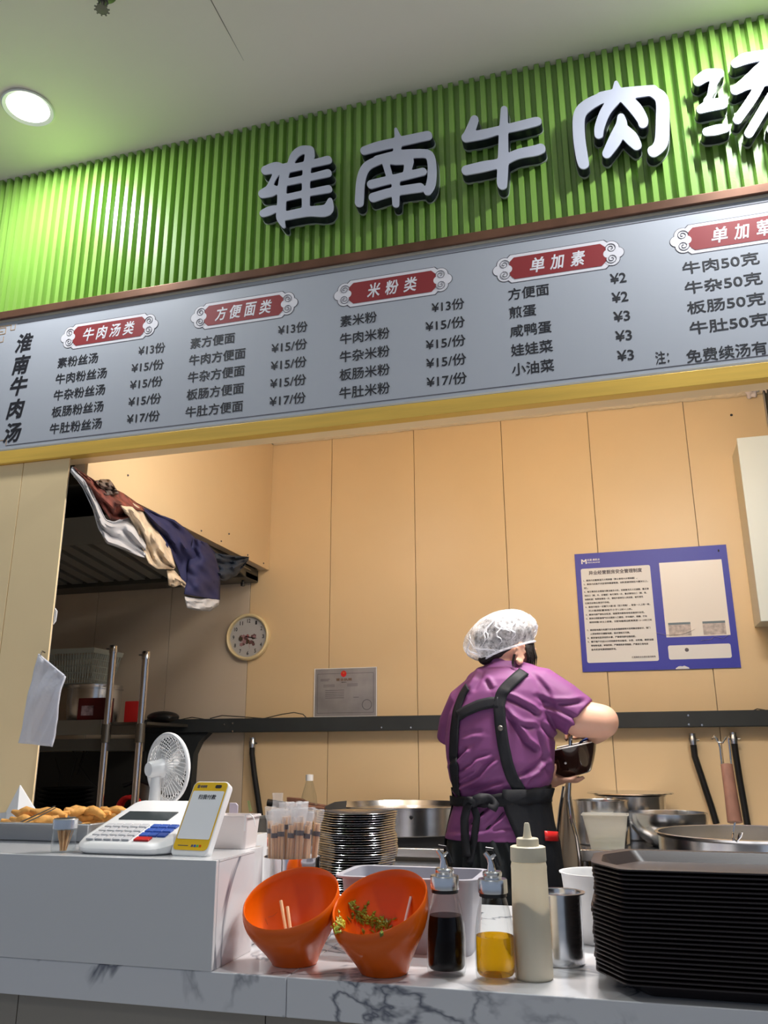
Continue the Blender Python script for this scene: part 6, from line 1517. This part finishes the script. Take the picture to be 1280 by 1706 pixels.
# red label on the apron
c0 = g(918, 1391, YP - 0.06)
lb = MB(); 
th = math.radians(66); 
rr_ = ap[4]; 
vs = []
for dz in (-0.013, 0.013):
    for k in range(5):
        t_ = math.radians(52 + 6 * k); vs.append((rr_[1] + (rr_[2] + .0135) * 1.012 * math.sin(t_), YP - (rr_[3] + .0135) * 1.012 * math.cos(t_), c0.z + dz - 0.0015 * k))
lb.add(vs, [(k, k + 1, k + 6, k + 5) for k in range(4)])
P('red_label', lb, RED, cook, solid=0.002)
# hair, then the gauze cap
hr = MB()
hr.sphere(HC - Fd * 0.016 + Ud * 0.012, (0.083, 0.083, 0.080), 24, 16)
hr.sphere(HC + Fd * 0.014 + Ud * 0.022, (0.079, 0.079, 0.076), 24, 16)
hr.sphere(g(812, 1097, YP - .010), (0.030, 0.036, 0.022), 14, 10); hr.sphere(g(828, 1090, YP - 0.02), (0.034, 0.030, 0.018), 14, 10)
hair = M_(remesh(hr, 0.005, 4), 'hair', HAIR)
st = MB(); rh = random.Random(2)
for k in range(34):
    x0_ = rh.uniform(877, 890); yy = YP - 0.045 + (x0_ - 866) * 0.0035
    x1_ = x0_ + rh.uniform(-3, 4); ln_ = rh.uniform(1098, 1124) if k % 3 else rh.uniform(1088, 1100)
    st.tube([g(x0_ - 2, 1068, yy + .008), g(x0_, 1080, yy - .004), g(x1_ + 1, 1095, yy - .004), g(x1_, ln_, yy + .002)], [0.0032, 0.0030, 0.0022, 0.0006], 5)
for k in range(4):
    st.tube([g(856 + k, 1090, YP - .066), g(853 + k, 1104, YP - .066), g(856 + k * 2, 1118, YP - .070)], [0.0012, 0.001, 0.0004], 4)
o = P('loose_hair', st, HAIR, hair, base=CB); o['kind'] = 'stuff'
ecn = g(845, 1081, YP + .012); A0 = (g(824, 1022, YP + .0) - g(845, 1086, YP)).normalized(); A0 = (A0 + V3(0, -0.10, 0)).normalized()
Bx = (g(889, 1068, YP) - g(800, 1106, YP)).normalized(); Bx = (Bx - A0 * Bx.dot(A0)).normalized(); By = A0.cross(Bx)
NA, NR = 96, 26; vs = []; prof = [(0.086, -0.004), (0.089, 0.004), (0.099, 0.020), (0.107, 0.038), (0.105, 0.058), (0.097, 0.080), (0.080, 0.100), (0.054, 0.113), (0.026, 0.119), (0.0005, 0.120)]
def pf(u):
    x = u * (len(prof) - 1); i = min(int(x), len(prof) - 2); t_ = x - i; return prof[i][0] * (1 - t_) + prof[i + 1][0] * t_, prof[i][1] * (1 - t_) + prof[i + 1][1] * t_
for j in range(NR):
    u = j / (NR - 1); r, h = pf(u)
    for i in range(NA):
        a = 2 * PI * i / NA
        pl = (0.0035 * math.sin(a * 24) * math.exp(-u * 7) + 0.0045 * abs(math.sin(a * 4.5 + u * 5)) ** 0.5 * math.sin(PI * u) - 0.003 + 0.003 * math.sin(a * 7 + 9 * u) * math.sin(PI * u))
        left = max(0, -math.cos(a)) ** 2 * math.sin(PI * min(1, u * 1.4)) * 0.018 if u < 0.71 else 0
        rr2 = r + pl + left; sag = 0.012 * max(0, -math.cos(a)) ** 2 * (1 - u) * (1 if u > 0.02 else 1)
        vs.append(ecn + Bx * (rr2 * 1.02 * math.cos(a)) + By * (rr2 * 1.0 * math.sin(a)) + A0 * (h - sag))
fs = [(j * NA + i, j * NA + (i + 1) % NA, (j + 1) * NA + (i + 1) % NA, (j + 1) * NA + i) for j in range(NR - 1) for i in range(NA)]
net = P('hair_net', MB().add(vs, fs), CAPM, cook, ang=180)
el = MB(); el.tube([ecn + Bx * ((0.088 + .003 * math.sin(i * 2.1)) * math.cos(2 * PI * i / 72)) + By * ((0.087 + .003 * math.sin(i * 2.1)) * math.sin(2 * PI * i / 72)) + A0 * (-0.004 - 0.012 * max(0, -math.cos(2 * PI * i / 72)) ** 2) for i in range(72)], 0.0032, 6, closed=True)
P('elastic_edge', el, CAPR, net, base=CB)
rf = random.Random(6)
fold = MB()
for k in range(22):
    a = rf.uniform(0, 2 * PI); pts = []; u0 = rf.uniform(0.05, 0.35); u1 = u0 + rf.uniform(0.25, 0.5); da = rf.uniform(-0.8, 0.8)
    for q in range(8):
        f = q / 7; u = u0 + (u1 - u0) * f; r, h = pf(u); aa = a + da * f + 0.1 * math.sin(q * 1.3)
        left = max(0, -math.cos(aa)) ** 2 * math.sin(PI * min(1, u * 1.4)) * 0.018 if u < .71 else 0
        pl = 0.0045 * abs(math.sin(aa * 4.5 + u * 5)) ** 0.5 * math.sin(PI * u)
        rr2 = r + left + pl; pts.append(ecn + Bx * (rr2 * 1.02 * math.cos(aa)) + By * (rr2 * math.sin(aa)) + A0 * (h - 0.012 * max(0, -math.cos(aa)) ** 2 * (1 - u)))
    fold.tube(pts, [0.0006 + 0.0017 * math.sin(PI * q / 7) for q in range(8)], 6)
o = P('gathered_folds', fold, CAPR, net, base=CB); o['kind'] = 'stuff'
# the bowl she holds
bc = g(957, 1292, BCy); MBW = Matrix.Translation(bc + V3(0, 0, 0.002)) @ Matrix.Rotation(math.radians(-11), 4, 'Y') @ Matrix.Rotation(math.radians(3), 4, 'X')
t = T('soup_bowl', 'dark brown glazed soup bowl with a pale rim, held up by the cook', 'bowl', bc)
P('bowl_wall', MB().lathe([(0.0, 0.0), (0.050, 0.0), (0.056, 0.004), (0.072, 0.030), (0.086, 0.060), (0.0955, 0.0875), (0.092, 0.0875), (0.083, 0.062), (0.069, 0.034), (0.050, 0.008), (0.0, 0.006)], 12 if False else 48).xf(MBW), BOWLBR, t)
P('pale_rim', MB().tube([MBW @ Vector((0.0945 * math.cos(2 * PI * i / 48), 0.0945 * math.sin(2 * PI * i / 48), 0.0885)) for i in range(48)], 0.0022, 6, closed=True), WHITEP, t)
P('white_spot', MB().sphere(MBW @ Vector((-0.012, -0.078, 0.044)), (0.004, 0.003, 0.004), 8, 6), WHITEP, t)  # small white bead on the side of the bowl
t = T('blue_spoon', 'blue plastic spoon handle over the rim of the soup bowl, under the elbow', 'spoon', MBW @ Vector((0.085, -0.03, 0.092)))
P('handle', MB().tube([MBW @ Vector(v) for v in ((0.100, -0.050, 0.086), (0.080, -0.030, 0.100), (0.050, 0.000, 0.095), (0.0, 0.03, 0.055))], [0.011, 0.010, 0.006, 0.006], 10, flat=0.5), BLUE, t)
lf = MB(); rl = random.Random(4)
for k in range(10):
    b0 = MBW @ Vector((-0.045 + rl.uniform(-.012, .012), -0.045 + rl.uniform(-.01, .01), 0.074)); tip = b0 + V3(rl.uniform(-.015, .015), rl.uniform(-.01, .01), rl.uniform(0.018, 0.045))
    lf.tube([b0, b0.lerp(tip, .5) + V3(.004, 0, 0), tip], [0.0022, 0.0045, 0.0008], 5, flat=0.35)
o = P('leafy_greens', lf, LEAFY, None, base=MBW @ Vector((-0.045, -0.045, 0.075))); o['kind'] = 'stuff'; tag(o, 'pale green leaves sticking up from the soup bowl in front of the cook', 'greens')
for o in bpy.data.objects:
    if o.get('_b') is not None: del o['_b']
